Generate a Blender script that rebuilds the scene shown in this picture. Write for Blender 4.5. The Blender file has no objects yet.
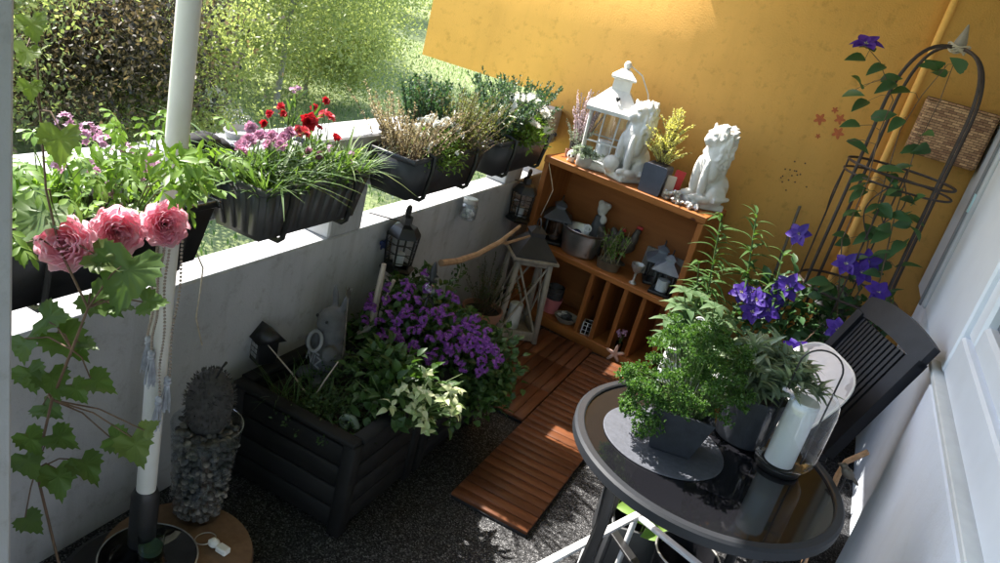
import bpy, math, random
import numpy as np
from mathutils import Vector, Matrix, Euler
random.seed(11); rng = np.random.default_rng(11)
sc = bpy.context.scene; C = sc.collection
PI = math.pi; R = math.radians
A = lambda *a: np.array(a, float)

# ------------------------------------------------------------------ camera model
F, YAW, PIT, ROLL, HC = 766.96, -0.360741, 0.378636, 0.262192, 1.71
_cy, _sy = math.cos(YAW), math.sin(YAW)
FW = A(_sy*math.cos(PIT), _cy*math.cos(PIT), -math.sin(PIT))
_r0 = A(_cy, -_sy, 0); _u0 = np.cross(_r0, FW)
RT = math.cos(ROLL)*_r0 + math.sin(ROLL)*_u0
UP = -math.sin(ROLL)*_r0 + math.cos(ROLL)*_u0
EYE = A(0, 0, HC)
def ray(x, y): return (x-500)/F*RT - (y-281.5)/F*UP + FW
def pz(x, y, z): d = ray(x, y); return EYE + (z-HC)/d[2]*d          # a photo pixel on a level plane
def pX(x, y, X): d = ray(x, y); return EYE + X/d[0]*d
def pY(x, y, Y): d = ray(x, y); return EYE + Y/d[1]*d
def pr(q):
    v = A(*q)-EYE; return 500+F*(v@RT)/(v@FW), 281.5-F*(v@UP)/(v@FW)
def hz(b, py):                                                        # height at which the upright over b reaches photo row py
    lo, hi = -.5, 3.
    for _ in range(50):
        m = (lo+hi)/2
        if pr((b[0], b[1], m))[1] > py: lo = m
        else: hi = m
    return m
cam = bpy.data.objects.new('camera', bpy.data.cameras.new('camera')); C.objects.link(cam)
cam.data.sensor_width = 36; cam.data.lens = 36*F/1000; cam.data.clip_start = .02; cam.data.clip_end = 2000
cam.matrix_world = Matrix(((RT[0], UP[0], -FW[0], 0), (RT[1], UP[1], -FW[1], 0), (RT[2], UP[2], -FW[2], HC), (0, 0, 0, 1)))
sc.camera = cam

# ------------------------------------------------------------------ mesh builder
def nrm(v): v = np.asarray(v, float); return v/(np.linalg.norm(v, axis=-1, keepdims=True)+1e-12)
def frame(z, x=None):
    z = nrm(z); x = A(1, 0, 0) if x is None else A(*x)
    if abs(np.dot(nrm(x), z)) > .97: x = A(0, 1, 0) if abs(z[1]) < .9 else A(0, 0, 1)
    y = nrm(np.cross(z, x)); x = np.cross(y, z)
    return np.stack([x, y, z], 1)
def rot(ax, ang): return np.array(Matrix.Rotation(ang, 3, ax))
class MB:
    def __init__(s): s.v = []; s.f = []; s.n = 0
    def add(s, V, Fs):
        V = np.asarray(V, float).reshape(-1, 3); s.v.append(V)
        if isinstance(Fs, np.ndarray): s.f.append((Fs+s.n))
        else:
            for f in Fs: s.f.append(np.array([f])+s.n)
        s.n += len(V)
    def mesh(s, name):
        me = bpy.data.meshes.new(name)
        V = np.concatenate(s.v); me.vertices.add(len(V)); me.vertices.foreach_set('co', V.ravel())
        tot = np.concatenate([np.full(len(f), f.shape[1]) for f in s.f]); lv = np.concatenate([f.ravel() for f in s.f])
        me.loops.add(len(lv)); me.loops.foreach_set('vertex_index', lv.astype(np.int32))
        me.polygons.add(len(tot)); st = np.concatenate([[0], np.cumsum(tot)[:-1]])
        me.polygons.foreach_set('loop_start', st.astype(np.int32)); me.polygons.foreach_set('loop_total', tot.astype(np.int32))
        me.update(calc_edges=True); me.validate()
        return me
    def box(s, c, size, bev=0., M=None):
        c = A(*c); h = A(*size)/2; V = []; F_ = []
        if bev <= 0:
            sg = [(a, b, d) for a in (-1, 1) for b in (-1, 1) for d in (-1, 1)]
            V = np.array(sg)*h
            F_ = [(0, 1, 3, 2), (4, 6, 7, 5), (0, 4, 5, 1), (2, 3, 7, 6), (0, 2, 6, 4), (1, 5, 7, 3)]
        else:
            bev = min(bev, h.min()*.9); idx = {}
            for a in (-1, 1):
                for b in (-1, 1):
                    for d in (-1, 1):
                        for ax in range(3):
                            p = A(a, b, d)*(h-bev); p[ax] = (a, b, d)[ax]*h[ax]; idx[(a, b, d, ax)] = len(V); V.append(p)
            V = np.array(V)
            def put(ids):
                P = V[list(ids)]; n = np.cross(P[1]-P[0], P[2]-P[0])
                F_.append(tuple(ids) if n@P.mean(0) > 0 else tuple(ids)[::-1])
            for ax in range(3):
                o = [k for k in range(3) if k != ax]
                for sgn in (-1, 1):
                    q = []
                    for e in ((-1, -1), (1, -1), (1, 1), (-1, 1)):
                        t = [0]*3; t[ax] = sgn; t[o[0]], t[o[1]] = e; q.append(idx[tuple(t)+(ax,)])
                    put(q)
                for e in ((-1, -1), (1, -1), (1, 1), (-1, 1)):
                    q = []
                    for sgn, ks in ((-1, o), (1, o[::-1])):
                        for k in ks:
                            t = [0]*3; t[ax] = sgn; t[o[0]], t[o[1]] = e; q.append(idx[tuple(t)+(k,)])
                    put(q)
            for a in (-1, 1):
                for b in (-1, 1):
                    for d in (-1, 1): put([idx[(a, b, d, k)] for k in range(3)])
        if M is not None: V = V@np.asarray(M).T
        s.add(V+c, F_); return s
    def hexa(s, P):                                                   # 8 corners: 4 below, 4 above (both counter-clockwise)
        s.add(P, [(3, 2, 1, 0), (4, 5, 6, 7), (0, 1, 5, 4), (1, 2, 6, 5), (2, 3, 7, 6), (3, 0, 4, 7)]); return s
    def tube(s, pts, r, n=8, closed=False, cap=True, flat=1.):
        P = np.array(pts, float); m = len(P); r = np.full(m, r, float) if np.isscalar(r) else np.array(r, float)
        T = np.roll(P, -1, 0)-np.roll(P, 1, 0) if closed else np.gradient(P, axis=0)
        T = nrm(T); fr = frame(T[0]); N = fr[:, 0]; V = []
        a = np.arange(n)*2*PI/n
        for i in range(m):
            N = nrm(N-T[i]*np.dot(N, T[i])); B = np.cross(T[i], N)
            V.append(P[i]+r[i]*(np.cos(a)[:, None]*N+flat*np.sin(a)[:, None]*B))
        V = np.concatenate(V); F_ = []
        for i in range(m if closed else m-1):
            j = (i+1) % m
            for k in range(n): F_.append((i*n+k, i*n+(k+1) % n, j*n+(k+1) % n, j*n+k))
        s.add(V, np.array(F_))
        if cap and not closed:
            s.f.append(np.array([list(range(n))[::-1]])+s.n-len(V)); s.f.append(np.array([list(range(n))])+s.n-n)
        return s
    def cyl(s, a, b, r0, r1=None, n=12): return s.tube([a, b], [r0, r0 if r1 is None else r1], n)
    def lathe(s, prof, c=(0, 0, 0), n=24, sx=1., sy=1., M=None, ph=0.):
        a = np.arange(n)*2*PI/n+ph; V = []
        for r, z in prof: V.append(np.stack([np.cos(a)*max(r, 1e-4)*sx, np.sin(a)*max(r, 1e-4)*sy, np.full(n, z)], 1))
        V = np.concatenate(V); F_ = [(i*n+k, i*n+(k+1) % n, (i+1)*n+(k+1) % n, (i+1)*n+k) for i in range(len(prof)-1) for k in range(n)]
        if M is not None: V = V@np.asarray(M).T
        s.add(V+A(*c), np.array(F_)); return s
    def ell(s, c, r, M=None, nu=16, nv=10, noise=0.):
        r = A(*r) if not np.isscalar(r) else A(r, r, r)
        V = [A(0, 0, -1)]
        for j in range(1, nv):
            t = -PI/2+PI*j/nv
            for i in range(nu): p = 2*PI*i/nu; V.append(A(math.cos(t)*math.cos(p), math.cos(t)*math.sin(p), math.sin(t)))
        V.append(A(0, 0, 1)); V = np.array(V)
        if noise: V = V*(1+noise*rng.normal(size=(len(V), 1)))
        V = V*r
        if M is not None: V = V@np.asarray(M).T
        F_ = []
        for i in range(nu):
            F_.append((0, 1+(i+1) % nu, 1+i)); b = 1+(nv-2)*nu; F_.append((b+i, b+(i+1) % nu, len(V)-1))
            for j in range(nv-2): F_.append((1+j*nu+i, 1+j*nu+(i+1) % nu, 1+(j+1)*nu+(i+1) % nu, 1+(j+1)*nu+i))
        s.add(V+A(*c), F_); return s
    def prism(s, out, z0, z1, M=None, c=(0, 0, 0)):                   # outline in xy, extruded along z
        n = len(out); V = np.array([(x, y, z0) for x, y in out]+[(x, y, z1) for x, y in out], float)
        ar = sum(out[i][0]*out[(i+1) % n][1]-out[(i+1) % n][0]*out[i][1] for i in range(n))
        if M is not None: V = V@np.asarray(M).T
        lo, hi = list(range(n)), list(range(n, 2*n))
        F_ = [tuple(lo[::-1]), tuple(hi)]+[(i, (i+1) % n, n+(i+1) % n, n+i) for i in range(n)]
        if ar < 0: F_ = [f[::-1] for f in F_]
        s.add(V+A(*c), F_); return s
    def rhomb(s, P, D, S, L, W):                                      # small diamond leaves, vectorised
        n = len(P); L = np.broadcast_to(L, n)[:, None]; W = np.broadcast_to(W, n)[:, None]
        V = np.stack([P, P+D*L*.45+S*W/2, P+D*L, P+D*L*.45-S*W/2], 1).reshape(-1, 3)
        s.add(V, np.arange(4*n).reshape(n, 4)); return s
    def leaves(s, P, D, N, L, W, k=3, bend=.3, fold=.18, prof='ov'):  # folded, bent leaf blades, vectorised
        P = np.asarray(P, float).reshape(-1, 3); n = len(P)
        D = nrm(np.broadcast_to(D, (n, 3))); S = nrm(np.cross(D, np.broadcast_to(N, (n, 3)))); N = np.cross(S, D)
        L = np.broadcast_to(np.asarray(L, float), n)[:, None]; W = np.broadcast_to(np.asarray(W, float), n)[:, None]; bend = np.broadcast_to(np.asarray(bend, float), n)[:, None]
        cols = []
        for i in range(k+1):
            t = i/k
            w = {'ov': math.sin(PI*min(1, .06+.94*t**.75))**.8+.03, 'lan': math.sin(PI*(.1+.9*t**.85))*1.+.03, 'gr': (1-t**2.2)*.9+.06, 'ob': math.sin(PI*(.04+.93*t**1.4))+.04}[prof]
            c = P+D*L*(t-.25*np.minimum(abs(bend), 1.)*t**2)-N*L*bend*t**2*.8
            cols += [c-S*W*w/2+N*W*w*fold, c, c+S*W*w/2+N*W*w*fold]
        m = len(cols); V = np.stack(cols, 1).reshape(-1, 3)
        q = []
        for i in range(k):
            a = i*3
            for j in (0, 1): q.append((a+j, a+j+1, a+j+4, a+j+3))
        s.add(V, (np.array(q)[None]+(np.arange(n)*m)[:, None, None]).reshape(-1, 4)); return s
    def grid(s, fn, nu, nv):
        V = [fn(i/nu, j/nv) for j in range(nv+1) for i in range(nu+1)]
        s.add(V, np.array([(j*(nu+1)+i, j*(nu+1)+i+1, (j+1)*(nu+1)+i+1, (j+1)*(nu+1)+i) for j in range(nv) for i in range(nu)])); return s

def runit(n): return nrm(rng.normal(size=(n, 3)))
def link(name, me, m, parent=None, smooth=35):
    o = bpy.data.objects.new(name, me); C.objects.link(o)
    if m is not None and not me.materials: me.materials.append(m)
    if smooth and len(me.polygons):
        me.polygons.foreach_set('use_smooth', np.ones(len(me.polygons), bool))
        if smooth < 180: me.set_sharp_from_angle(angle=R(smooth))
    if parent is not None: o.parent = parent
    return o
def part(mb, name, m, parent, smooth=35, loc=None, rotm=None):
    o = link(name, mb.mesh(name), m, parent, smooth)
    if loc is not None: o.location = loc
    return o
def tag(o, label, cat, group=None, kind=None):
    if label: o['label'] = label
    if cat: o['category'] = cat
    if group: o['group'] = group
    if kind: o['kind'] = kind
    return o
def thing(name, label, cat, loc=(0, 0, 0), rz=0, group=None):
    o = bpy.data.objects.new(name, None); C.objects.link(o); o.empty_display_size = .05
    o.location = loc; o.rotation_euler = (0, 0, rz); return tag(o, label, cat, group)
def solo(mb, name, label, cat, m, loc=(0, 0, 0), rz=0, group=None, smooth=35):
    o = link(name, mb.mesh(name), m, None, smooth); o.location = loc; o.rotation_euler = (0, 0, rz); return tag(o, label, cat, group)
def struct(mb, name, m, smooth=0):
    o = link(name, mb.mesh(name), m, None, smooth); o['kind'] = 'structure'; return o
def dup(root, loc=None, rz=None, label=None, parent=None, scale=None):
    r = root.copy(); C.objects.link(r)
    if parent is not None: r.parent = parent
    if loc is not None: r.location = loc
    if rz is not None: r.rotation_euler = (0, 0, rz) if np.isscalar(rz) else rz
    if label: r['label'] = label
    if scale: r.scale = (scale,)*3
    for ch in list(root.children): dup(ch, parent=r)
    return r
def fuse(mb, vox=.006, it=4):                                          # melts overlapping lumps into one continuous skin
    o = bpy.data.objects.new('tmp', mb.mesh('tmp')); C.objects.link(o)
    m = o.modifiers.new('r', 'REMESH'); m.mode = 'VOXEL'; m.voxel_size = vox
    if it: q = o.modifiers.new('s', 'SMOOTH'); q.iterations = it; q.factor = .5
    me = bpy.data.meshes.new_from_object(o.evaluated_get(bpy.context.evaluated_depsgraph_get()))
    bpy.data.objects.remove(o); return me
def text_mesh(txt, size, depth=.001):
    cu = bpy.data.curves.new('t', 'FONT'); cu.body = txt; cu.size = size; cu.extrude = depth; cu.align_x = 'CENTER'
    o = bpy.data.objects.new('t', cu); C.objects.link(o)
    me = bpy.data.meshes.new_from_object(o.evaluated_get(bpy.context.evaluated_depsgraph_get())); bpy.data.objects.remove(o); return me

# ------------------------------------------------------------------ materials
def nodes(name):
    m = bpy.data.materials.new(name); m.use_nodes = True; nt = m.node_tree
    return m, nt, nt.nodes['Principled BSDF']
def ramp(nt, fac, stops):
    r = nt.nodes.new('ShaderNodeValToRGB'); e = r.color_ramp.elements
    while len(e) < len(stops): e.new(.5)
    for i, (p, c) in enumerate(stops): e[i].position = p; e[i].color = (*c, 1)
    nt.links.new(fac, r.inputs[0]); return r.outputs[0]
def coord(nt, scale=(1, 1, 1), world=False):
    t = nt.nodes.new('ShaderNodeTexCoord'); mp = nt.nodes.new('ShaderNodeMapping'); mp.inputs['Scale'].default_value = scale
    nt.links.new(t.outputs['Object'], mp.inputs[0]); return mp.outputs[0]
def noise(nt, vec, scale, det=4, rough=.55, rnd=True):
    n = nt.nodes.new('ShaderNodeTexNoise'); n.inputs['Scale'].default_value = scale; n.inputs['Detail'].default_value = det; n.inputs['Roughness'].default_value = rough
    nt.links.new(vec, n.inputs['Vector'])
    if rnd:
        n.noise_dimensions = '4D'; oi = nt.nodes.new('ShaderNodeObjectInfo'); mu = nt.nodes.new('ShaderNodeMath'); mu.operation = 'MULTIPLY'; mu.inputs[1].default_value = 37
        nt.links.new(oi.outputs['Random'], mu.inputs[0]); nt.links.new(mu.outputs[0], n.inputs['W'])
    return n.outputs['Fac']
def bumpn(nt, h, b, st, dist=.004):
    bn = nt.nodes.new('ShaderNodeBump'); bn.inputs['Strength'].default_value = st; bn.inputs['Distance'].default_value = dist
    nt.links.new(h, bn.inputs['Height']); nt.links.new(bn.outputs[0], b.inputs['Normal'])
def M(name, col, rough=.6, var=.2, scale=12, bump=0., bscale=80, metal=0., stretch=(1, 1, 1), spec=.5, dist=.004, det=5):
    m, nt, b = nodes(name); v = coord(nt, stretch); col = A(*col)
    lo, hi = np.clip(col*(1-var), 0, 1), np.clip(col*(1+var), 0, 1)
    f = noise(nt, v, scale, det); nt.links.new(ramp(nt, f, [(.3, lo), (.7, hi)]), b.inputs['Base Color'])
    b.inputs['Roughness'].default_value = rough; b.inputs['Metallic'].default_value = metal; b.inputs['Specular IOR Level'].default_value = spec
    if bump: bumpn(nt, noise(nt, v, bscale, 4), b, bump, dist)
    return m
def leafM(name, c1, c2, tr=.35, rough=.45, tcol=None, spec=.4):
    m, nt, b = nodes(name); g = nt.nodes.new('ShaderNodeNewGeometry'); mid = (A(*c1)+A(*c2))/2
    col = ramp(nt, g.outputs['Random Per Island'], [(0, c1), (.5, mid), (1, c2)])
    nt.links.new(col, b.inputs['Base Color']); b.inputs['Roughness'].default_value = rough; b.inputs['Specular IOR Level'].default_value = spec
    t = nt.nodes.new('ShaderNodeBsdfTranslucent'); mx = nt.nodes.new('ShaderNodeMixShader'); mx.inputs[0].default_value = tr
    gm = nt.nodes.new('ShaderNodeMixRGB'); gm.blend_type = 'MULTIPLY'; gm.inputs[0].default_value = 1; gm.inputs[2].default_value = (*(tcol or (1.6, 1.7, .7)), 1)
    nt.links.new(col, gm.inputs[1]); nt.links.new(gm.outputs[0], t.inputs[0])
    nt.links.new(b.outputs[0], mx.inputs[1]); nt.links.new(t.outputs[0], mx.inputs[2]); nt.links.new(mx.outputs[0], nt.nodes['Material Output'].inputs[0]); return m
def glassM(name, tint=(.9, .93, .95), base=.06, rough=.02):
    m, nt, b = nodes(name); nt.nodes.remove(b); t = nt.nodes.new('ShaderNodeBsdfTransparent'); t.inputs[0].default_value = (*tint, 1)
    g = nt.nodes.new('ShaderNodeBsdfGlossy'); g.inputs['Roughness'].default_value = rough; g.inputs[0].default_value = (1, 1, 1, 1)
    lw = nt.nodes.new('ShaderNodeLayerWeight'); lw.inputs[0].default_value = .5; pw = nt.nodes.new('ShaderNodeMath'); pw.operation = 'POWER'; pw.inputs[1].default_value = 4.5; nt.links.new(lw.outputs['Facing'], pw.inputs[0])
    ad = nt.nodes.new('ShaderNodeMath'); ad.operation = 'MULTIPLY_ADD'; ad.inputs[1].default_value = .75; ad.inputs[2].default_value = base+.03; nt.links.new(pw.outputs[0], ad.inputs[0])
    mx = nt.nodes.new('ShaderNodeMixShader'); nt.links.new(ad.outputs[0], mx.inputs[0]); nt.links.new(t.outputs[0], mx.inputs[1]); nt.links.new(g.outputs[0], mx.inputs[2]); nt.links.new(mx.outputs[0], nt.nodes['Material Output'].inputs[0]); return m
def woodM(name, c1, c2, axis=0, rough=.5, knots=False, gs=1.):
    m, nt, b = nodes(name); st = [9*gs]*3; st[axis] = .9*gs; v = coord(nt, st)
    f = noise(nt, v, 3.2, 7, .65); col = ramp(nt, f, [(.28, c1), (.5, tuple((A(*c1)+A(*c2))/2)), (.72, c2)])
    oi = nt.nodes.new('ShaderNodeObjectInfo'); g = nt.nodes.new('ShaderNodeNewGeometry')
    hs = nt.nodes.new('ShaderNodeHueSaturation'); mr = nt.nodes.new('ShaderNodeMapRange'); mr.inputs[3].default_value = .72; mr.inputs[4].default_value = 1.3
    nt.links.new(g.outputs['Random Per Island'], mr.inputs[0]); nt.links.new(mr.outputs[0], hs.inputs['Value']); nt.links.new(col, hs.inputs['Color']); out = hs.outputs[0]
    if knots:
        vo = nt.nodes.new('ShaderNodeTexVoronoi'); vo.inputs['Scale'].default_value = 5.5; nt.links.new(coord(nt, (1, 1, 1)), vo.inputs['Vector'])
        mx = nt.nodes.new('ShaderNodeMixRGB'); k = ramp(nt, vo.outputs['Distance'], [(.07, (1, 1, 1)), (.11, (0, 0, 0))]); nt.links.new(k, mx.inputs[0]); nt.links.new(out, mx.inputs[1]); mx.inputs[2].default_value = (.09, .02, .008, 1); out = mx.outputs[0]
    nt.links.new(out, b.inputs['Base Color']); b.inputs['Roughness'].default_value = rough; b.inputs['Specular IOR Level'].default_value = .25; bumpn(nt, f, b, .25, .002); return m
def plasterM(name, col, stain=.12, bscale=140, bst=.25, streak=.35, mott=.6):
    m, nt, b = nodes(name); v = coord(nt); col = A(*col)
    f = noise(nt, v, 2.2, 6, .6, False); f2 = noise(nt, v, 17, 5, .7, False); f3 = noise(nt, coord(nt, (7, 7, .7)), 1.6, 5, .65, False)
    def mul(a_, b_, k): x_ = nt.nodes.new('ShaderNodeMixRGB'); x_.blend_type = 'MULTIPLY'; x_.inputs[0].default_value = k; nt.links.new(a_, x_.inputs[1]); nt.links.new(b_, x_.inputs[2]); return x_.outputs[0]
    c0 = ramp(nt, f, [(.3, np.clip(col*(1-stain), 0, 1)), (.65, col)]); c1 = mul(c0, ramp(nt, f2, [(.30, (.66, .63, .58)), (.46, (1, 1, 1))]), mott); c2 = mul(c1, ramp(nt, f3, [(.34, (.62, .58, .52)), (.5, (1, 1, 1))]), streak)
    nt.links.new(c2, b.inputs['Base Color'])
    b.inputs['Roughness'].default_value = .85; b.inputs['Specular IOR Level'].default_value = .2; bumpn(nt, noise(nt, v, bscale, 5, .6, False), b, bst, .004); return m
def carpetM():
    m, nt, b = nodes('carpet'); v = coord(nt); vo = nt.nodes.new('ShaderNodeTexVoronoi'); vo.inputs['Scale'].default_value = 260; nt.links.new(v, vo.inputs['Vector'])
    sp = nt.nodes.new('ShaderNodeSeparateColor'); nt.links.new(vo.outputs['Color'], sp.inputs[0])
    nt.links.new(ramp(nt, sp.outputs[0], [(0, (.018, .018, .019)), (.55, (.05, .05, .052)), (.85, (.11, .11, .115)), (1, (.26, .26, .265))]), b.inputs['Base Color'])
    b.inputs['Roughness'].default_value = .95; b.inputs['Specular IOR Level'].default_value = .1; bumpn(nt, vo.outputs['Distance'], b, .7, .006); return m
def wickerM():
    m, nt, b = nodes('wicker'); v = coord(nt); br = nt.nodes.new('ShaderNodeTexBrick'); br.inputs['Scale'].default_value = 1; br.inputs['Brick Width'].default_value = .032; br.inputs['Row Height'].default_value = .011; br.inputs['Mortar Size'].default_value = .0012; br.inputs['Mortar Smooth'].default_value = .8
    mp = nt.nodes.new('ShaderNodeMapping'); mp.inputs['Rotation'].default_value = (R(90), 0, 0); nt.links.new(v, mp.inputs[0]); nt.links.new(mp.outputs[0], br.inputs['Vector'])
    br.inputs['Color1'].default_value = (.62, .36, .19, 1); br.inputs['Color2'].default_value = (.26, .12, .06, 1); br.inputs['Mortar'].default_value = (.02, .01, .006, 1)
    nt.links.new(br.outputs['Color'], b.inputs['Base Color']); b.inputs['Roughness'].default_value = .7
    iv = nt.nodes.new('ShaderNodeMath'); iv.operation = 'SUBTRACT'; iv.inputs[0].default_value = 1; nt.links.new(br.outputs['Fac'], iv.inputs[1]); bumpn(nt, iv.outputs[0], b, 1, .004); return m

WHITE = plasterM('white_plaster', (.50, .50, .51), .22)
ORANGE = plasterM('orange_plaster', (.86, .46, .125), .13, 120, .5, .12)
HOUSEW = plasterM('house_plaster', (.74, .79, .88), .06, streak=.08, mott=.12)
CEILM = plasterM('ceiling_plaster', (.55, .55, .54))
FRAMEW = M('white_frame', (.76, .80, .87), .35, .04, 6)
SILLM = M('sill_stone', (.66, .69, .70), .5, .06, 20)
CARPET = carpetM()
GLASS = glassM('clear_glass'); WGLASS = glassM('window_glass', (.25, .28, .30), .12); SMOKE = glassM('smoked_glass', (.16, .17, .19), .05)
DARKGLASS = M('black_table_glass', (.008, .008, .010), .06, .1, spec=.6)
SHELFX = woodM('pine_orange', (.26, .085, .020), (.48, .18, .05), 0, .45, True); SHELFZ = woodM('pine_orange_upright', (.23, .072, .018), (.44, .16, .045), 2, .45, True)
BACKW = woodM('pine_back', (.22, .075, .02), (.34, .125, .035), 0, .6)
DECKX = woodM('acacia_x', (.085, .028, .012), (.20, .075, .032), 0, .45); DECKY = woodM('acacia_y', (.078, .025, .011), (.185, .068, .030), 1, .45)
CRATEW = woodM('black_stained_wood', (.004, .004, .004), (.014, .0135, .013), 0, .7)
ANTH = M('anthracite_plastic', (.028, .030, .034), .45, .15, 8, .1, 60); GREYPL = M('grey_plastic', (.062, .060, .060), .5, .3, 6, .1, 60)
BLKMET = M('black_metal', (.012, .012, .013), .4, .2, 20, .15, 120, spec=.5); DARKIRON = M('rusty_iron', (.035, .022, .018), .6, .4, 30, .3, 150)
CHAIRM = M('worn_dark_plastic', (.016, .017, .022), .45, .3, 14, .15, 60, spec=.25)
TABLEM = M('grey_metal_frame', (.026, .028, .033), .45, .12, 10, spec=.3)
ZINC = M('zinc', (.50, .50, .51), .38, .25, 18, .1, 60, metal=1.); SILVER = M('aged_silver', (.45, .44, .42), .45, .4, 30, .4, 60, metal=.8); ROOFMET = M('bluish_tin', (.24, .27, .32), .45, .2, 15, metal=.5)
STONE = M('cast_stone', (.66, .64, .60), .85, .22, 14, .6, 45, dist=.006); GREYSTONE = M('grey_cast_stone', (.09, .09, .095), .9, .3, 20, .5, 60); PEBBLE = M('pebbles', (.09, .085, .078), .7, .6, 30)
SOIL = M('potting_soil', (.030, .020, .014), .95, .5, 60, 1., 120, dist=.01)
TERRA = M('terracotta', (.30, .15, .10), .75, .2, 12, .2, 60); PINKPOT = M('pink_ceramic', (.62, .20, .22), .4, .1); REDM = M('red_board', (.45, .02, .02), .5, .15); CREAM = M('cream_board', (.62, .50, .42), .7, .1)
WHITEMET = M('whitewashed_metal', (.70, .69, .66), .5, .15, 25, .1, 50); OLDWOOD = woodM('weathered_wood', (.20, .165, .13), (.42, .37, .31), 2, .8); DRIFT = woodM('driftwood', (.24, .13, .07), (.46, .29, .17), 0, .8, gs=2.); BLEACH = woodM('bleached_stick', (.30, .24, .19), (.52, .44, .37), 2, .8)
CANDLE = M('white_wax', (.80, .80, .80), .4, .03); PALEPOT = M('pale_grey_pot', (.46, .45, .44), .6, .15); ROPE = M('rope', (.50, .42, .32), .9, .3, 60); WICKER = wickerM()
CUSH = M('cushion_cloth', (.66, .62, .62), .9, .1, 10, .3, 200); CUSHW = M('cushion_piping', (.75, .72, .68), .9, .05); CORDM = M('bead_cord', (.32, .26, .22), .7, .4, 200); TASS = M('grey_tassel', (.36, .37, .42), .9, .3, 60)
POLEM = M('cream_pole', (.66, .64, .60), .4, .05); PILLAR = plasterM('grey_white_post', (.47, .48, .50), .05)
NAVY = M('navy_cloth', (.02, .03, .10), .9, .2); STRIPE = M('white_stripe', (.6, .62, .7), .9, .1); BLACKF = M('black_cloth', (.012, .012, .014), .85, .2); SAND_SHADE = M('speckled_grey', (.25, .25, .27), .95, .7, 220, .5, 200)
MAT = M('slate_mat', (.075, .08, .098), .75, .2, 90, .3, 180); SQPOT = M('dark_slate_pot', (.028, .032, .042), .6, .25, 40, .25, 120); PALEWOOD = M('grey_plank', (.30, .31, .32), .7, .2, 6, stretch=(8, 8, .6)); GREYBAR = M('pale_bar', (.60, .60, .60), .5, .08)
BRONZE = M('bronze', (.13, .11, .09), .5, .4, 30, .3, 80, metal=.5); HEDGE = M('dark_fibre', (.045, .042, .04), .9, .4, 80, .6, 120); LETT = M('pale_letters', (.26, .26, .27), .8, .1); BULB = M('dim_lantern_pane', (.30, .30, .30), .4, .2)
# foliage
BARK = M('bark', (.26, .24, .20), .9, .4, 30, .8, 40); STEM = M('green_stem', (.09, .14, .04), .6, .3, 30); BROWNST = M('brown_stem', (.12, .075, .045), .8, .3, 40)
L_TREE = leafM('leaf_light_tree', (.22, .26, .10), (.36, .39, .19), .6, tcol=(1.35, 1.4, .85)); L_BEECH = leafM('leaf_copper', (.030, .030, .020), (.17, .125, .085), .42, tcol=(1.3, 1.3, .8)); L_SHRUB = leafM('leaf_shrub', (.16, .20, .08), (.32, .34, .16), .55, tcol=(1.35, 1.4, .85)); L_FAR = leafM('leaf_far', (.20, .23, .11), (.32, .34, .19), .55, tcol=(1.3, 1.35, .9))
L_VINE = leafM('leaf_vine', (.045, .10, .025), (.085, .15, .035), .35); L_VINEY = leafM('leaf_vine_pale', (.08, .13, .03), (.12, .17, .045), .45)
L_GER = leafM('leaf_geranium', (.12, .21, .04), (.20, .32, .07), .35); L_GRASS = leafM('leaf_grass', (.06, .12, .03), (.13, .20, .07), .35); L_DARK = leafM('leaf_dark', (.025, .055, .018), (.06, .11, .03), .25)
L_CONIF = leafM('leaf_conifer', (.035, .085, .045), (.07, .14, .08), .25); L_YEL = leafM('leaf_yellow', (.50, .48, .20), (.70, .66, .36), .4); L_HEATH = leafM('leaf_heather', (.10, .13, .05), (.20, .19, .09), .3); L_DRY = leafM('leaf_dry', (.26, .24, .12), (.46, .38, .25), .3, tcol=(1.2, 1.1, .9))
L_SILV = leafM('leaf_silver', (.26, .32, .24), (.42, .47, .38), .25, tcol=(1.1, 1.2, .9)); L_PARS = leafM('leaf_parsley', (.04, .10, .022), (.10, .19, .045), .35); L_SAGE = leafM('leaf_sage', (.15, .20, .13), (.27, .33, .23), .3, tcol=(1.2, 1.4, .8)); L_LILY = leafM('leaf_lily', (.045, .10, .03), (.09, .17, .05), .3); L_CLEM = leafM('leaf_clematis', (.035, .085, .035), (.06, .13, .045), .3); L_VAR = leafM('leaf_variegated', (.26, .36, .12), (.62, .64, .42), .3, tcol=(1.1, 1.2, .8)); L_CAMP = leafM('leaf_campanula', (.03, .07, .018), (.06, .12, .03), .3)
P_ROSE = leafM('petal_rose', (.84, .46, .56), (.94, .68, .74), .48, .6, (1.05, .98, .98)); P_PINK = leafM('petal_pink', (.55, .28, .42), (.70, .42, .55), .35, .6, (1.1, .9, 1)); P_RED = leafM('petal_red', (.42, .012, .02), (.62, .03, .05), .3, .6, (1.2, .8, .8)); P_CORAL = leafM('petal_coral', (.62, .06, .10), (.72, .16, .18), .3, .6, (1.1, .8, .8)); P_WHITE = leafM('petal_white', (.72, .72, .68), (.85, .84, .80), .3, .6, (1.1, 1.1, 1)); P_PURP = leafM('petal_purple', (.15, .035, .24), (.33, .10, .41), .35, .6, (1.2, .8, 1.3)); P_CLEM = leafM('petal_violet', (.04, .012, .22), (.09, .03, .34), .35, .5, (1.2, .8, 1.3)); P_MAUVE = leafM('petal_mauve', (.50, .28, .44), (.66, .42, .56), .3, .6, (1.1, .9, 1)); P_BRICK = M('brick_orange_paint', (.42, .10, .025), .7, .2, 60); P_BRDOT = M('brown_paint', (.10, .04, .02), .8, .2); STAMEN = M('stamen', (.55, .52, .30), .7, .1); L_PLILAC = leafM('heather_bloom', (.62, .52, .56), (.78, .70, .72), .35, .6, (1.1, 1, 1))

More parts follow.
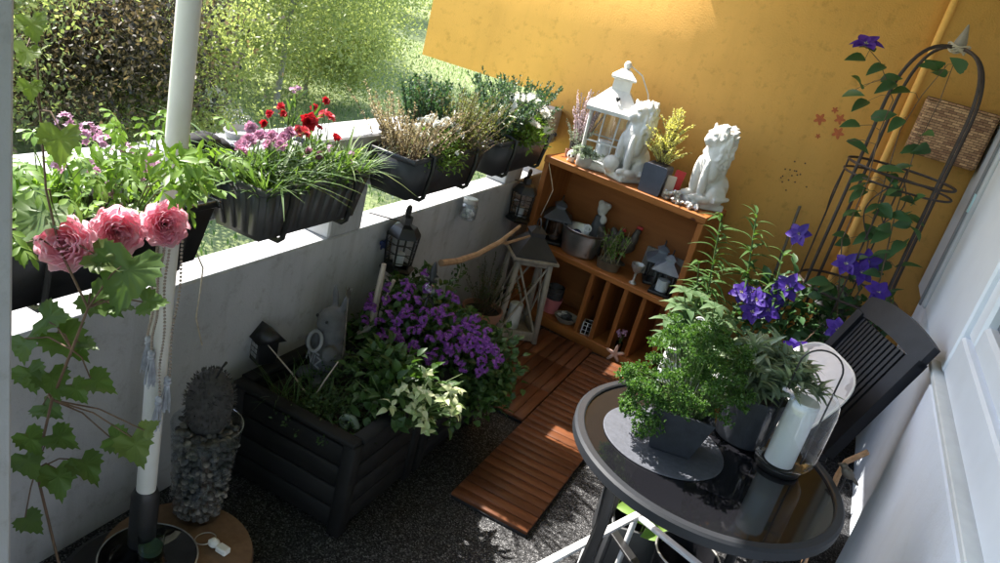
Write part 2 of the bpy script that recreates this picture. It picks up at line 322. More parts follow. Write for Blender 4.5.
# ------------------------------------------------------------------ light
SUN_EL, SUN_TR = 51.5, A(.984, -.177)                                  # elevation; level direction the light travels
w = bpy.data.worlds.new('World'); sc.world = w; w.use_nodes = True; nt = w.node_tree
sky = nt.nodes.new('ShaderNodeTexSky'); sky.sky_type = 'NISHITA'; sky.sun_disc = False
sky.sun_elevation = R(SUN_EL); sky.sun_rotation = math.atan2(-SUN_TR[0], -SUN_TR[1]) % (2*PI); sky.air_density = 1.2; sky.dust_density = 1.5
nt.links.new(sky.outputs[0], nt.nodes['Background'].inputs[0]); nt.nodes['Background'].inputs[1].default_value = .15
sl = bpy.data.lights.new('sun', 'SUN'); sl.energy = 5; sl.angle = R(.55); sl.color = (1, .95, .87)
so = bpy.data.objects.new('sun', sl); C.objects.link(so)
tr = nrm(SUN_TR); ce = math.cos(R(SUN_EL)); so.rotation_euler = Vector((tr[0]*ce, tr[1]*ce, -math.sin(R(SUN_EL)))).to_track_quat('-Z', 'Y').to_euler()
sc.view_settings.view_transform = 'Standard'; sc.view_settings.look = 'None'; sc.view_settings.gamma = 1; sc.view_settings.exposure = 1.68
sc.cycles.max_bounces = 12; sc.cycles.transparent_max_bounces = 24; sc.cycles.caustics_reflective = False; sc.cycles.caustics_refractive = False

# ------------------------------------------------------------------ setting
GZ = -2.8; YW = 4.1; XH = .53; XP = -1.45
m, nt, b = nodes('lawn'); v = coord(nt)
f1 = noise(nt, v, .45, 6, .7, False); f2 = noise(nt, v, 14, 4, .7, False)
mx = nt.nodes.new('ShaderNodeMixRGB'); mx.inputs[0].default_value = .5
nt.links.new(ramp(nt, f1, [(.35, (.15, .20, .06)), (.65, (.27, .30, .12))]), mx.inputs[1]); nt.links.new(ramp(nt, f2, [(.35, (.11, .15, .045)), (.65, (.27, .30, .13))]), mx.inputs[2])
nt.links.new(mx.outputs[0], b.inputs['Base Color']); b.inputs['Roughness'].default_value = .9; bumpn(nt, f2, b, 1, .06); LAWN = m
g = MB(); g.add([(-600, -600, GZ), (600, -600, GZ), (600, 600, GZ), (-600, 600, GZ)], [(0, 1, 2, 3)]); struct(g, 'lawn', LAWN)
g = MB(); pa = [(-9.0, 6.5), (-10.2, 9.6), (-11.6, 12.2), (-14.5, 14.0), (-19, 15.2), (-19, 16.2), (-14.3, 15.1), (-10.9, 13.0), (-9.2, 10.0), (-7.9, 6.9)]
g.add([(x, y, GZ+.004) for x, y in pa], [tuple(range(10))]); struct(g, 'garden_path', M('pale_gravel', (.46, .43, .38), .9, .25, 8, .4, 60))
# turf: short blades and small daisies, too many to count
n = 26000; P = np.stack([rng.uniform(-24, -4.5, n), rng.uniform(4, 34, n), np.full(n, GZ)], 1); D = nrm(runit(n)*.5+A(0, 0, 1)); g = MB(); g.rhomb(P, D, runit(n), rng.uniform(.08, .22, n), .03)
o = link('grass', g.mesh('grass'), L_GRASS, None, 0); o['kind'] = 'stuff'
n = 500; P = np.stack([rng.uniform(-20, -6, n), rng.uniform(8, 32, n), rng.uniform(GZ+.12, GZ+.25, n)], 1); g = MB(); g.rhomb(P, nrm(runit(n)+A(0, 0, .4)), runit(n), .06, .06)
o = link('daisies', g.mesh('daisies'), P_WHITE, None, 0); o['kind'] = 'stuff'
# balcony floor, and an unseen ceiling slab added for the shade it gives
g = MB(); g.box((-.345, 1.25, -.12), (2.28, 5.69, .24)); struct(g, 'balcony_floor', CARPET)
g = MB(); g.box((-.35, 1.2, 3.0), (2.5, 5.8, .2)); struct(g, 'added_ceiling', CEILM)

# parapet: a low wall, posts and a beam above an open slot
t = thing('balcony_parapet', 'white rendered balcony parapet with an open slot below its top beam', 'parapet', (-1.51, 1.3, 0))
def wbox(x0, x1, y0, y1, z0, z1, root, bev=.006):
    l = root.location; g = MB(); g.box(((x0+x1)/2-l[0], (y0+y1)/2-l[1], (z0+z1)/2-l[2]), (x1-x0, y1-y0, z1-z0), bev); return g
part(wbox(-1.57, XP, -1.3, YW-.003, -.35, .71, t), 'low_wall', WHITE, t)
for ya, yb in ((-.2, 0), (2.10, 2.295), (3.55, 3.75)): part(wbox(-1.568, XP-.002, ya, yb, .71, .884, t), 'post', WHITE, t)
part(wbox(-1.60, XP+.001, -1.3, YW-.003, .884, 1.076, t), 'top_beam', WHITE, t)
# orange end wall, reaching out beyond the parapet above head of the low wall
g = MB(); out = [(-2.40, 1.125), (-1.575, 1.125), (-1.575, -.3), (.85, -.3), (.85, 3.2), (-2.40, 3.2)]
Mx = np.array([[1, 0, 0], [0, 0, -1], [0, 1, 0]])
g.prism(out, -.16, 0, Mx); solo(g, 'orange_wall', 'rough orange plaster end wall of the balcony', 'wall', ORANGE, (0, YW, 0), smooth=0)
# house wall: low wall with recess, sill, window
t = thing('house_wall', 'white house wall below and around the window', 'wall', (.62, 1.5, 0))
part(wbox(XH, .80, -1.3, 2.75, -.3, .818, t, .012), 'low_wall', HOUSEW, t); part(wbox(XH+.055, .80, 2.75, YW-.002, -.3, .80, t), 'recess', HOUSEW, t)
part(wbox(.70, .85, -1.3, YW-.002, 2.2, 2.898, t), 'lintel', HOUSEW, t); part(wbox(.66, .85, -1.3, -.6, .82, 2.2, t), 'pier', HOUSEW, t)
w_ = thing('window', 'white framed window in the house wall with a shutter rail', 'window', (.62, 1.7, .82))
part(wbox(XH-.001, .70, -1.3, 2.93, .8185, .838, w_, .003), 'sill', SILLM, w_)
part(wbox(XH+.02, .66, 3.72, YW-.004, .80, 2.3, w_, .01), 'shutter_rail', M('rail_grey', (.46, .48, .52), .4, .05), w_); part(wbox(XH+.012, XH+.022, 3.76, 3.80, .80, 2.3, w_, .002), 'rail_groove', M('groove', (.18, .19, .21), .6, .05), w_)
part(wbox(XH+.035, .68, 2.95, 3.718, .80, 2.3, w_, .006), 'side_panel', FRAMEW, w_)
for (y0, y1, z0, z1, x0) in ((2.80, 2.948, .843, 2.3, .555), (-.6, 2.799, .843, .985, .56), (-.6, 2.799, 2.1, 2.3, .56)): part(wbox(x0, .66, y0, y1, z0, z1, w_, .008), 'frame', FRAMEW, w_)
s_ = part(wbox(.575, .65, 2.67, 2.797, .987, 2.098, w_, .012), 'sash', FRAMEW, w_)
part(wbox(.577, .65, -.6, 2.668, .987, 1.075, w_, .012), 'sash', FRAMEW, w_); part(wbox(.577, .65, -.6, 2.668, 2.02, 2.098, w_, .012), 'sash', FRAMEW, w_)
part(wbox(.61, .618, -.6, 2.668, 1.076, 2.019, w_, 0), 'glass', WGLASS, w_)
part(wbox(XH+.014, XH+.02, 3.735, 3.80, 1.25, 1.33, w_, 0), 'tape', M('pale_blue_tape', (.45, .66, .72), .5, .05), w_)
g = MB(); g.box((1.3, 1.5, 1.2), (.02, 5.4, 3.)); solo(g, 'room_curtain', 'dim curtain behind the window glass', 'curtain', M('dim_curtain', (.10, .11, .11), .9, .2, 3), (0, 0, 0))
# nearest left: the post of the balcony opening
g = MB(); g.box((-.10, 0, 0), (.20, .16, 3.2), .01); solo(g, 'balcony_post', 'plain pale grey post at the left edge of the balcony', 'post', PILLAR, (-1.019, .615, .98))

# orange conduit and wall decoration
p0, p1 = pY(948, 8, 4.075), pY(800, 300, 4.075); xx = (pY(944, 25, 4.075)[0])
g = MB(); g.cyl((0, 0, 0), (0, 0, 2.8), .016, n=14); solo(g, 'wall_pipe', 'orange painted pipe running up the orange wall', 'pipe', ORANGE, (xx, 4.078, .06))
def blot(k, r):                                                       # a small painted flower: lobed flat disc
    g = MB(); o = [((r*(1+.35*math.cos(k*a)))*math.cos(a)*.8, (r*(1+.35*math.cos(k*a)))*math.sin(a)*.8) for a in np.arange(40)*2*PI/40]
    g.prism(o, 0, .002, Mx); g.prism([(r*.25*math.cos(a), r*.25*math.sin(a)) for a in np.arange(10)*2*PI/10], .002, .0035, Mx); return g
fl = [(820, 119, 9, 'largest round rust orange flower sticker, left of its row'), (840, 119, 8, 'rust orange flower sticker nearest the trellis, upper'), (838, 133, 9, 'rust orange flower sticker nearest the trellis, lower'), (835, 110, 5, 'small bud sticker above the rust orange flowers'), (818, 136, 4, 'tiny rust orange dot sticker below the leftmost flower')]
for x, y, s_, lb in fl:
    q = pY(x, y, YW-.001); solo(blot(5, s_*4.3/F*.55), 'wall_sticker', lb, 'wall sticker', P_BRICK, tuple(q), group='flower stickers on the orange wall')
g = MB()
for i in range(16):
    q = pY(790+rng.normal()*9, 178+rng.normal()*9, YW)-pY(790, 178, YW); g.prism([(q[0]+.004*math.cos(a), q[2]+.004*math.sin(a)) for a in np.arange(8)*PI/4], 0, .002, Mx)
q = pY(790, 178, YW-.001); solo(g, 'wall_spots', 'cluster of tiny brown spots painted on the orange wall', 'wall sticker', P_BRDOT, tuple(q))
# wicker box on the wall
a_, b_ = pY(927, 97, YW), pY(968, 167, YW)
t = thing('wicker_box', 'brown woven wicker box hung on the orange wall behind the trellis', 'basket', (.385, YW-.062, 1.395))
g = MB(); g.box((0, 0, .125), (.30, .12, .25), .012); part(g, 'body', WICKER, t)
g = MB(); g.tube([(-.145, -.058, .247), (.145, -.058, .247), (.145, .055, .247), (-.145, .055, .247)], .007, 6, True); part(g, 'rim', WICKER, t)

# ------------------------------------------------------------------ deck tiles
def deck(slx):
    g = MB(); base = MB(); base.box((0, 0, .005), (.296, .296, .010))
    for i in range(6):
        c = -.1245+i*.0498
        g.box((0, c, .018) if slx else (c, 0, .018), (.299, .0475, .014) if slx else (.0475, .299, .014), .002)
    return g, base
dk = {}
rows = [('x', -.603, 2.22+.3*i) for i in range(5)]+[('y', -.907, 2.85+.301*i) for i in range(2)]+[('y', -.907, 3.45)]+[('y', -1.209, 3.13), ('y', -1.209, 3.43)]
labels = ['wooden deck tile nearest the camera, its end over bare carpet', 'second wooden deck tile from the camera, with the bright sun stripe', 'crosswise slatted deck tile beside the table edge, third from the camera', 'fourth crosswise slatted deck tile from the camera, halfway to the shelf', 'crosswise slatted deck tile closest to the foot of the shelf', 'lengthwise slatted deck tile beside the purple flowers', 'lengthwise slatted deck tile in front of the shelf compartments', 'lengthwise slatted deck tile touching the bottom board of the shelf', 'deck tile under the brown pot and wooden lantern', 'deck tile behind the wooden lantern in the corner']
for i, (k, x, y) in enumerate(rows):
    if k not in dk:
        s_, base = deck(k == 'x'); tl = thing('deck_tile', labels[i], 'deck tile', (x, y, 0), 0, 'wooden deck tiles')
        part(s_, 'slats', DECKX if k == 'x' else DECKY, tl, 0); part(base, 'base', BLACKF, tl, 0); dk[k] = tl
    else: dup(dk[k], (x, y, 0), label=labels[i])

# ------------------------------------------------------------------ shelf
SW, SD, ST = .90, .30, .865
SF = A(-1.335, 3.715, 0); sa = math.atan2(-.125, .885); SU = A(math.cos(sa), math.sin(sa), 0); SV = A(-math.sin(sa), math.cos(sa), 0)
ST_Z = .889; SM_Z = .424; SB_Z = .055
sh = thing('wooden_shelf', 'orange stained pine shelf with a big upper bay and narrow lower compartments', 'shelf', tuple(SF), sa)
def sp(u0, u1, v0, v1, z0, z1, bev=.003): g = MB(); g.box(((u0+u1)/2, (v0+v1)/2, (z0+z1)/2), (u1-u0, v1-v0, z1-z0), bev); return g
part(sp(-.004, SW+.004, -.004, SD, ST_Z-.036, ST_Z), 'top_board', SHELFX, sh)
for u in (0, SW-.03): part(sp(u, u+.03, 0, SD, 0, ST_Z-.037), 'side_panel', SHELFZ, sh)
part(sp(.031, SW-.031, .002, SD-.012, SM_Z-.03, SM_Z), 'middle_board', SHELFX, sh); part(sp(.031, SW-.031, .001, SD-.012, .0, SB_Z), 'bottom_board', SHELFX, sh)
for u in (.428, .522, .628, .734): part(sp(u, u+.024, .012, SD-.014, SB_Z, SM_Z-.031, .002), 'divider', SHELFZ, sh)
part(sp(.031, SW-.031, SD-.012, SD, 0, ST_Z-.037, 0), 'back_panel', BACKW, sh)
def onshelf(u, v, z): return tuple(SF+SU*u+SV*v+A(0, 0, z))
def shp(x, y, z):                                                    # pixel -> point on a board
    q = pz(x, y, z); d = q-SF; return float(np.clip(d@SU, .05, SW-.05)), float(np.clip(d@SV, .03, SD-.05))

# ------------------------------------------------------------------ table
TZ = .71; TC = A(-.022, 1.843); TR_ = .352
t = thing('garden_table', 'round dark glass topped table with a grey metal rim', 'table', (TC[0], TC[1], 0), .5)
g = MB(); g.lathe([(0, TZ-.012), (TR_-.027, TZ-.012), (TR_-.027, TZ-.004), (0, TZ-.004)], n=64); part(g, 'glass_top', DARKGLASS, t)
g = MB(); g.lathe([(TR_-.026, TZ-.022), (TR_-.026, TZ+.001), (TR_-.022, TZ+.004), (TR_-.006, TZ+.003), (TR_, TZ-.003), (TR_, TZ-.025), (TR_-.005, TZ-.030), (TR_-.022, TZ-.030), (TR_-.026, TZ-.022)], n=72); part(g, 'rim', TABLEM, t)
for i in range(4):
    a = i*PI/2+.35; c, s = math.cos(a), math.sin(a); g = MB(); g.tube([(c*.27, s*.27, TZ-.03), (c*.25, s*.25, .5), (c*.27, s*.27, .15), (c*.32, s*.32, 0)], .017, 8, flat=.5); part(g, 'leg', BLKMET, t)
g = MB()
for a in (.35, .35+PI/2): c, s = math.cos(a), math.sin(a); g.box((0, 0, .24 if a < 1 else .252), (.52, .03, .01), .002, rot('Z', a))
part(g, 'stretcher', BLKMET, t)

# ------------------------------------------------------------------ chair
fd = nrm(A(-.86, -.51)); ca = math.atan2(fd[1], fd[0])+PI/2            # local -y is the way it faces
CB = A(.445, 3.0); t = thing('garden_chair', 'worn dark plastic garden chair with slatted reclining back', 'chair', (CB[0]+fd[0]*.22, CB[1]+fd[1]*.22, 0), ca)
HW = .205; lean = .20                                                  # local: x across, y back(+), z
def bk(x, s): return A(x, -.02+lean*s-.03*math.cos(x/HW*1.2)+.02, .44+.49*s)
g = MB()
def top(u, v_):
    x = (u*2-1)*HW; s0 = .80+.05*(1-abs(u*2-1)**2); s1 = .96+.07*(1-(u*2-1)**2); return bk(x, s0+(s1-s0)*v_)
def slab(fn, th, nu, nv):
    g = MB(); n_ = A(0, -.93, .36)
    f1_, f2_ = (lambda u, v_: fn(u, v_)+n_*th/2), (lambda u, v_: fn(u, v_)-n_*th/2)
    g.grid(f1_, nu, nv); g.grid(lambda u, v_: f2_(1-u, v_), nu, nv)
    for e in (lambda u, v_: (f1_ if v_ > .5 else f2_)(u, 0.), lambda u, v_: (f2_ if v_ > .5 else f1_)(u, 1.)): g.grid(e, nu, 1)
    for e in (lambda u, v_: (f2_ if u > .5 else f1_)(1., v_), lambda u, v_: (f1_ if u > .5 else f2_)(0., v_)): g.grid(e, 1, nv)
    return g
part(slab(top, .03, 12, 3), 'top_rail', CHAIRM, t)
for sx in (-1, 1): part(slab(lambda u, v_: bk(sx*HW-sx*.024+(u-.5)*.048, -.02+v_*.86), .045, 2, 5), 'stile', CHAIRM, t)
for i in range(13):
    x = -.144+.024*i; part(slab(lambda u, v_: bk(x+(u-.5)*.0145, .08+v_*.74), .016, 1, 3), 'slat', CHAIRM, t)
part(slab(lambda u, v_: bk((u*2-1)*(HW-.06), .0+v_*.09), .03, 4, 1), 'lower_rail', CHAIRM, t)
g = MB(); g.box((0, -.23, .42), (.44, .43, .035), .012); part(g, 'seat', CHAIRM, t)
for sx in (-1, 1):
    for y0, y1 in ((-.03, .08), (-.42, -.46)):
        g = MB(); g.tube([(sx*.185, y0, .42), (sx*.20, y1, 0)], [.024, .017], 8); part(g, 'leg', CHAIRM, t)
# cushion, propped against the lower backrest
cq = A(t.location[0], t.location[1], 0)
def chair_w(p): return np.array(t.matrix_basis @ Vector(p)) if False else np.array(Matrix.Translation(t.location) @ Matrix.Rotation(ca, 4, 'Z') @ Vector(p))
q = chair_w((-.02, -.13, .46)); ch_ = t
q = pY(800, 396, 2.70); print('CUSHION', q, chair_w((0, 0, .44))); q[2] = max(q[2], .585)
t = thing('chair_cushion', 'pale quilted seat cushion propped on the dark garden chair', 'cushion', tuple(q), ca); t.rotation_euler = (R(56), 0, ca)
g = MB()
def cus(th): return lambda u, v_: None
nu = 28
def csurf(sgn):
    def fn(u, v_):
        x, y = u*2-1, v_*2-1; k = (abs(x)**3.2+abs(y)**3.2)**(1/3.2); e = max(0, 1-k**2.5) if k < 1 else 0
        m_ = max(abs(x), abs(y), 1e-6); s_ = 1.0 if k == 0 else m_/k
        quilt = 1-.22*(abs(math.sin(x*s_*PI*1.5))**.3 < .55)-.22*(abs(math.sin(y*s_*PI*1.5))**.3 < .55)
        return A(x*s_*.19, y*s_*.19, .03+sgn*.028*math.sqrt(e)*quilt)
    return fn
g.grid(csurf(1), nu, nu); g.grid(lambda u, v_: csurf(-1)(1-u, v_), nu, nu); part(g, 'cover', CUSH, t, 80)
g = MB(); g.tube([csurf(1)(*(A(math.cos(a), math.sin(a))/max(abs(math.cos(a)), abs(math.sin(a)))/2+.5)) for a in np.arange(60)*2*PI/60], .004, 6, True); part(g, 'piping', CUSHW, t)

# ------------------------------------------------------------------ flower boxes on the beam
def planter(y0, y1, ribbed, label, m, h=.155):
    L = y1-y0; t = thing('flower_box', label, 'flower box', (-1.352, (y0+y1)/2, .889), 0, 'flower boxes hung inside the parapet beam')
    def rect(w_, l_, z): return [(-w_/2, -l_/2, z), (w_/2, -l_/2, z), (w_/2, l_/2, z), (-w_/2, l_/2, z)]
    W = .192; g = MB(); o0, o1, i1, i0 = rect(W*.78, L*.88, 0), rect(W, L, h), rect(W-.012, L-.012, h), rect(W*.8, L*.9, .03)
    g.add(o0+o1+i1+i0, [(3, 2, 1, 0)]+[(a+k, a+(k+1) % 4, a+4+(k+1) % 4, a+4+k) for a in (0, 4, 8) for k in range(4)]+[(12, 13, 14, 15)])
    if ribbed:
        def wall(sx, sy):
            nn = 9 if sx else 4
            for i in range(nn):
                u = (i+.5)/nn*2-1; k = .78+.22*.9
                if sx: p0, p1 = A(sx*W*.39*1.0, u*L*.43, .012), A(sx*W*.5*.985, u*L*.485, h-.022); d = A(0, L/nn*.27, 0)
                else: p0, p1 = A(u*W*.38, sy*L*.44, .012), A(u*W*.48, sy*L*.493, h-.022); d = A(W/nn*.27, 0, 0)
                n_ = A(sx, sy, 0)*.005
                g.hexa([p0-d-n_, p0+d-n_, p0+d+n_, p0-d+n_, p1-d-n_, p1+d-n_, p1+d+n_, p1-d+n_])
        wall(1, 0); wall(0, -1); wall(0, 1)
    part(g, 'box', m, t, 0)
    g = MB(); q = .011
    for c, s_ in (((0, -L/2, h-.006), (W+.022, q, .018)), ((0, L/2, h-.006), (W+.022, q, .018)), ((-W/2, 0, h-.006), (q, L-.012, .0178)), ((W/2, 0, h-.006), (q, L-.012, .0178))): g.box(c, s_, .003)
    part(g, 'rim', m, t, 0)
    g = MB(); g.grid(lambda u, v_: A((u-.5)*(W-.02), (v_-.5)*(L-.02), h-.028+.012*math.sin(u*9+v_*23)*math.cos(v_*31)), 6, 16); part(g, 'soil', SOIL, t)
    for s_ in (-.3, .3):
        g = MB(); g.tube([(-.135, s_*L, h+.038), (-.105, s_*L, h+.04), (-.085, s_*L, h+.014), (.085, s_*L, h+.012), (.112, s_*L, h+.006), (.113, s_*L, h-.05), (.098, s_*L, .006), (.085, s_*L, -.006), (.05, s_*L, -.006)], .0055, 6, flat=1.6); part(g, 'hook', BLKMET, t)
    return t
planter(.80, 1.345, False, 'black flower box below the three pink roses', BLKMET)
planter(1.505, 1.985, True, 'ribbed grey flower box filled with pink and red carnations', GREYPL)
planter(2.235, 2.79, False, 'smooth anthracite flower box with dry heather and white alyssum', ANTH)
planter(2.92, 3.53, False, 'smooth anthracite flower box with white daisies, next to the shelf', ANTH)
BX = -1.352; BZ = 1.02

# plant helpers ---------------------------------------------------------------
def mound(g, c, r, n, L, W, up=.5, prof='ov', bend=.4, k=3, hollow=.35):
    d = runit(n); d[:, 2] = np.abs(d[:, 2])*1.0-.12; rad = rng.uniform(hollow, 1, n)**.6
    P = A(*c)+d*rad[:, None]*A(*r)*(1+.22*np.sin(d[:, :1]*7+d[:, 1:2]*9))
    D = nrm(d*A(1, 1, .6)+A(0, 0, up)+.55*rng.normal(size=(n, 3))); N = nrm(A(0, 0, 1)+.6*d+.35*rng.normal(size=(n, 3)))
    g.leaves(P, D, N, rng.uniform(.65, 1.15, n)*L, rng.uniform(.75, 1.15, n)*W, k, bend, .2, prof)
def stems(g, c, tips, r=.0016, spread=.3):
    for p in tips:
        b_ = A(*c)+A(rng.normal()*.015, rng.normal()*.015, 0); m_ = (b_*.5+p*.5)+A(0, 0, .02); g.tube([b_, m_, p], [r*1.4, r*1.2, r*.8], 4, cap=False)
def tuft(g, c, n, L, W, spread=.8, bend=.9, rad=.02):
    a = rng.uniform(0, 2*PI, n); s_ = rng.uniform(.1, 1, n)*spread
    D = nrm(np.stack([np.cos(a)*s_, np.sin(a)*s_, np.ones(n)], 1)); P = A(*c)+np.stack([np.cos(a), np.sin(a), np.zeros(n)], 1)*rng.uniform(0, rad, n)[:, None]
    N = nrm(np.stack([-np.cos(a), -np.sin(a), np.full(n, .9)], 1)+.2*rng.normal(size=(n, 3)))
    g.leaves(P, D, N, rng.uniform(.6, 1.1, n)*L, W, 6, rng.uniform(.1, 1, n)*bend, .15, 'gr')
def sprigs(g, gs, c, n, h, spread, L, W, per=40, rad=.05, prof='lan'):  # upright heather-like or conifer-like shoots
    for _ in range(n):
        a = rng.uniform(0, 2*PI); s_ = rng.uniform(0, 1)**.7*spread; b_ = A(*c)+A(math.cos(a), math.sin(a), 0)*rng.uniform(0, rad)
        hh = h*rng.uniform(.6, 1.1); tip = b_+A(math.cos(a)*s_*hh, math.sin(a)*s_*hh, hh)
        if gs is not None: gs.tube([b_, (b_+tip)/2+A(0, 0, .01), tip], [.0018, .0014, .0007], 4, cap=False)
        t_ = rng.uniform(.12, 1, per)[:, None]; P = b_+(tip-b_)*t_+A(0, 0, .01)*np.sin(t_*PI); D = nrm(runit(per)+nrm(tip-b_)*.9)
        g.leaves(P, D, runit(per), L*(1.1-.5*t_[:, 0])*rng.uniform(.7, 1.2, per), W, 2, .2, .1, prof)
def flower(kind, r):                                                   # petals facing +z
    g = MB()
    if kind == 'carnation':
        for ring, (nn, lift, rr) in enumerate(((9, .25, 1.), (8, .7, .85), (6, 1.3, .6), (4, 2.2, .4))):
            a = np.arange(nn)*2*PI/nn+ring*.4+rng.normal(size=nn)*.15; D = nrm(np.stack([np.cos(a), np.sin(a), np.full(nn, lift)], 1))
            g.leaves(np.zeros((nn, 3)), D, A(0, 0, 1)-.3*D, r*rr*rng.uniform(.85, 1.15, nn), r*.75, 3, rng.uniform(-.3, .35, nn), .3, 'ob')
    elif kind == 'daisy':
        nn = 12; a = np.arange(nn)*2*PI/nn; D = nrm(np.stack([np.cos(a), np.sin(a), np.full(nn, .18)], 1)); g.leaves(np.zeros((nn, 3)), D, A(0, 0, 1), r, r*.42, 2, .1, .05, 'ob')
    elif kind == 'cluster':                                            # a head of little star flowers
        for _ in range(9):
            c = runit(1)[0]*A(1, 1, .55)*r*.75; c[2] = abs(c[2]); z = nrm(c*A(1, 1, 1)+A(0, 0, .4*r)+rng.normal(size=3)*.2*r); f_ = frame(z)
            a = np.arange(5)*2*PI/5+rng.uniform(0, 1); D = (np.stack([np.cos(a), np.sin(a), np.full(5, .3)], 1))@f_.T; g.leaves(np.repeat(c[None], 5, 0), D, z, r*.48, r*.30, 2, .1, .1, 'ov')
    elif kind == 'clematis':
        nn = 6; a = np.arange(nn)*2*PI/nn+rng.normal(size=nn)*.08; D = nrm(np.stack([np.cos(a), np.sin(a), np.full(nn, .12)], 1)); g.leaves(np.zeros((nn, 3))+A(0, 0, .002), D, A(0, 0, 1), r*rng.uniform(.92, 1.08, nn), r*.66, 5, rng.uniform(-.1, .35, nn), .16, 'ov')
    elif kind == 'rose':
        for ring, (nn, R_, h0) in enumerate(((3, .12, .44), (4, .21, .48), (5, .31, .48), (6, .42, .46), (7, .54, .42), (8, .67, .35), (9, .80, .25), (9, .93, .10))):
            for i in range(nn):
                a0 = i*2*PI/nn+ring*.7+rng.normal()*.10; wd = 2*PI/nn*1.25; jit = rng.normal()*.05; ph = rng.uniform(0, 6); op = rng.uniform(-.05, .12)+.05*ring/7
                def fn(u, v_):
                    aa = a0+(u-.5)*wd*(.75+.25*v_); e = 1-abs(u*2-1)**2.5*.28; rad = R_*(.30+.74*math.sin(v_*PI*.60))+op*max(0, v_-.7)+(.03+.05*ring/7)*math.sin(u*9+ph)*v_**3-.03*(u*2-1)*ring/7
                    return A(math.cos(aa)*rad, math.sin(aa)*rad, -.5+(h0+.5)*v_*e+jit*v_+.045*math.sin(u*13+ph*2)*v_**3)*r
                g.grid(fn, 8, 7)
    return g
FLM = {}
def heads(parent, name, kind, r, mat_, spots, label=None):             # flower heads are parts; copies share their mesh
    key = (name, kind, r); out = []
    for i, (p, z) in enumerate(spots):
        if key not in FLM: FLM[key] = [flower(kind, r).mesh(name) for _ in range(2)]
        o = link(name, FLM[key][i % 2], mat_, parent, 80); o.location = A(*p)-A(*parent.location)
        o.rotation_euler = Matrix(frame(z).tolist()).to_euler(); o.rotation_euler.rotate_axis('Z', rng.uniform(0, 6))
        if label: o['label'] = label
        out.append(o)
    return out
def plant(name, label, cat, loc, group=None): return thing(name, label, cat, tuple(loc), 0, group)
def wpart(g, name, m_, root, smooth=80):                               # mesh laid out in world coordinates, re-based on its thing
    l = A(*root.location)
    g.v = [v_-l for v_ in g.v]; return part(g, name, m_, root, smooth)
def soft(*a): return nrm(A(*a)+.35*rng.normal(size=3))
TOCAM = lambda p: nrm(EYE-A(*p))

# flower box 1: scented geranium with small mauve flowers ----------------------
t = plant('geranium', 'bushy light green plant with small mauve flowers above the pink roses', 'plant', (BX, 1.09, BZ))
g = MB(); gs = MB()
for i in range(95):
    y = rng.uniform(.82, 1.36); c = A(BX+rng.normal()*.05, y, BZ); tip = c+A(rng.normal()*.075+.015, rng.normal()*.06, rng.uniform(.06, .20)*(1 if y > .98 else .75)); gs.tube([c, (c+tip)/2, tip], [.002, .0017, .001], 4, cap=False)
    fr = frame(nrm(soft(.35, 0, 1)))
    for j in range(7):                                                 # a deeply cut leaf: leaflets on a short midrib
        s_ = (j+1)//2*(1 if j % 2 else -1); a = s_*.55; d = fr@A(math.cos(a), math.sin(a), -.1); g.leaves([tip+fr@A(.012*(3-abs(s_)), 0, 0)], [d], [fr[:, 2]], .034-.004*abs(s_), .011, 3, .3, .1, 'ob')
mound(g, (BX, 1.10, BZ+.03), (.10, .27, .10), 420, .045, .018, .5, 'ob')
for p in ((190, 178), (178, 165), (195, 170), (185, 185), (170, 160)):   # the bright leafy arm beside the pole
    q = pY(*p, 1.07+rng.uniform(-.03, .03)); gs.tube([A(BX+.09, 1.1, BZ), (A(BX+.09, 1.1, BZ)+q)/2+A(0, 0, .03), q], [.0025, .002, .001], 4, cap=False)
    for _ in range(5):
        fr = frame(soft(.5, -.2, .8))
        for j in range(7): s_ = (j+1)//2*(1 if j % 2 else -1); a = s_*.5; g.leaves([q+rng.normal(size=3)*.018], [fr@A(math.cos(a), math.sin(a), -.1)], [fr[:, 2]], .038, .011, 3, .3, .1, 'ob')
wpart(g, 'foliage', L_GER, t); wpart(gs, 'stem', STEM, t)
sp_ = [(64, 120), (88, 128), (82, 137), (104, 141), (96, 133), (58, 166), (112, 188), (118, 152), (152, 160), (148, 165), (143, 185), (110, 195), (92, 168), (128, 150), (72, 130), (110, 192)]
heads(t, 'flower_head', 'cluster', .017, P_MAUVE, [(pX(x, y, BX+.03+rng.uniform(-.03, .05)), soft(.4, -.4, .7)) for x, y in sp_])
# three pink roses leaning over the rim
for i, (x, y, r_, lb) in enumerate(((66, 243, .053, 'large pink rose bloom leaning left, leftmost of three'), (118, 231, .050, 'pink rose bloom partly behind a vine leaf, between two other roses'), (165, 224, .047, 'round pink rose bloom just beside the cream pole'))):
    q = pX(x, y, (-1.15, -1.13, -1.11)[i]); t = thing('rose', lb, 'rose', tuple(q), 0, 'pink roses')
    z = nrm(TOCAM(q)+A(*[(-.35, -.1, -.1), (.1, .1, -.25), (.25, .0, .05)][i])); gm = flower('rose', r_); o = part(gm, 'bloom', P_ROSE, t, 80); o.rotation_euler = Matrix(frame(z).tolist()).to_euler()
    e = A(BX+.04, q[1]+.02, BZ-.03)-q; g = MB(); g.tube([-z*r_*.3, -z*r_*.8+A(0, 0, .01), e*.6+A(0, 0, .05), e], .003, 6); part(g, 'stem', STEM, t)
    g = MB(); n = 6; a = np.arange(n)*2*PI/n; fz = frame(-z); D = np.stack([np.cos(a), np.sin(a), np.full(n, .2)], 1)@fz.T; g.leaves(np.repeat((-z*r_*.33)[None], n, 0), D, -z, .04, .012, 3, -.4, .1, 'lan'); part(g, 'sepal', L_GER, t, 80)

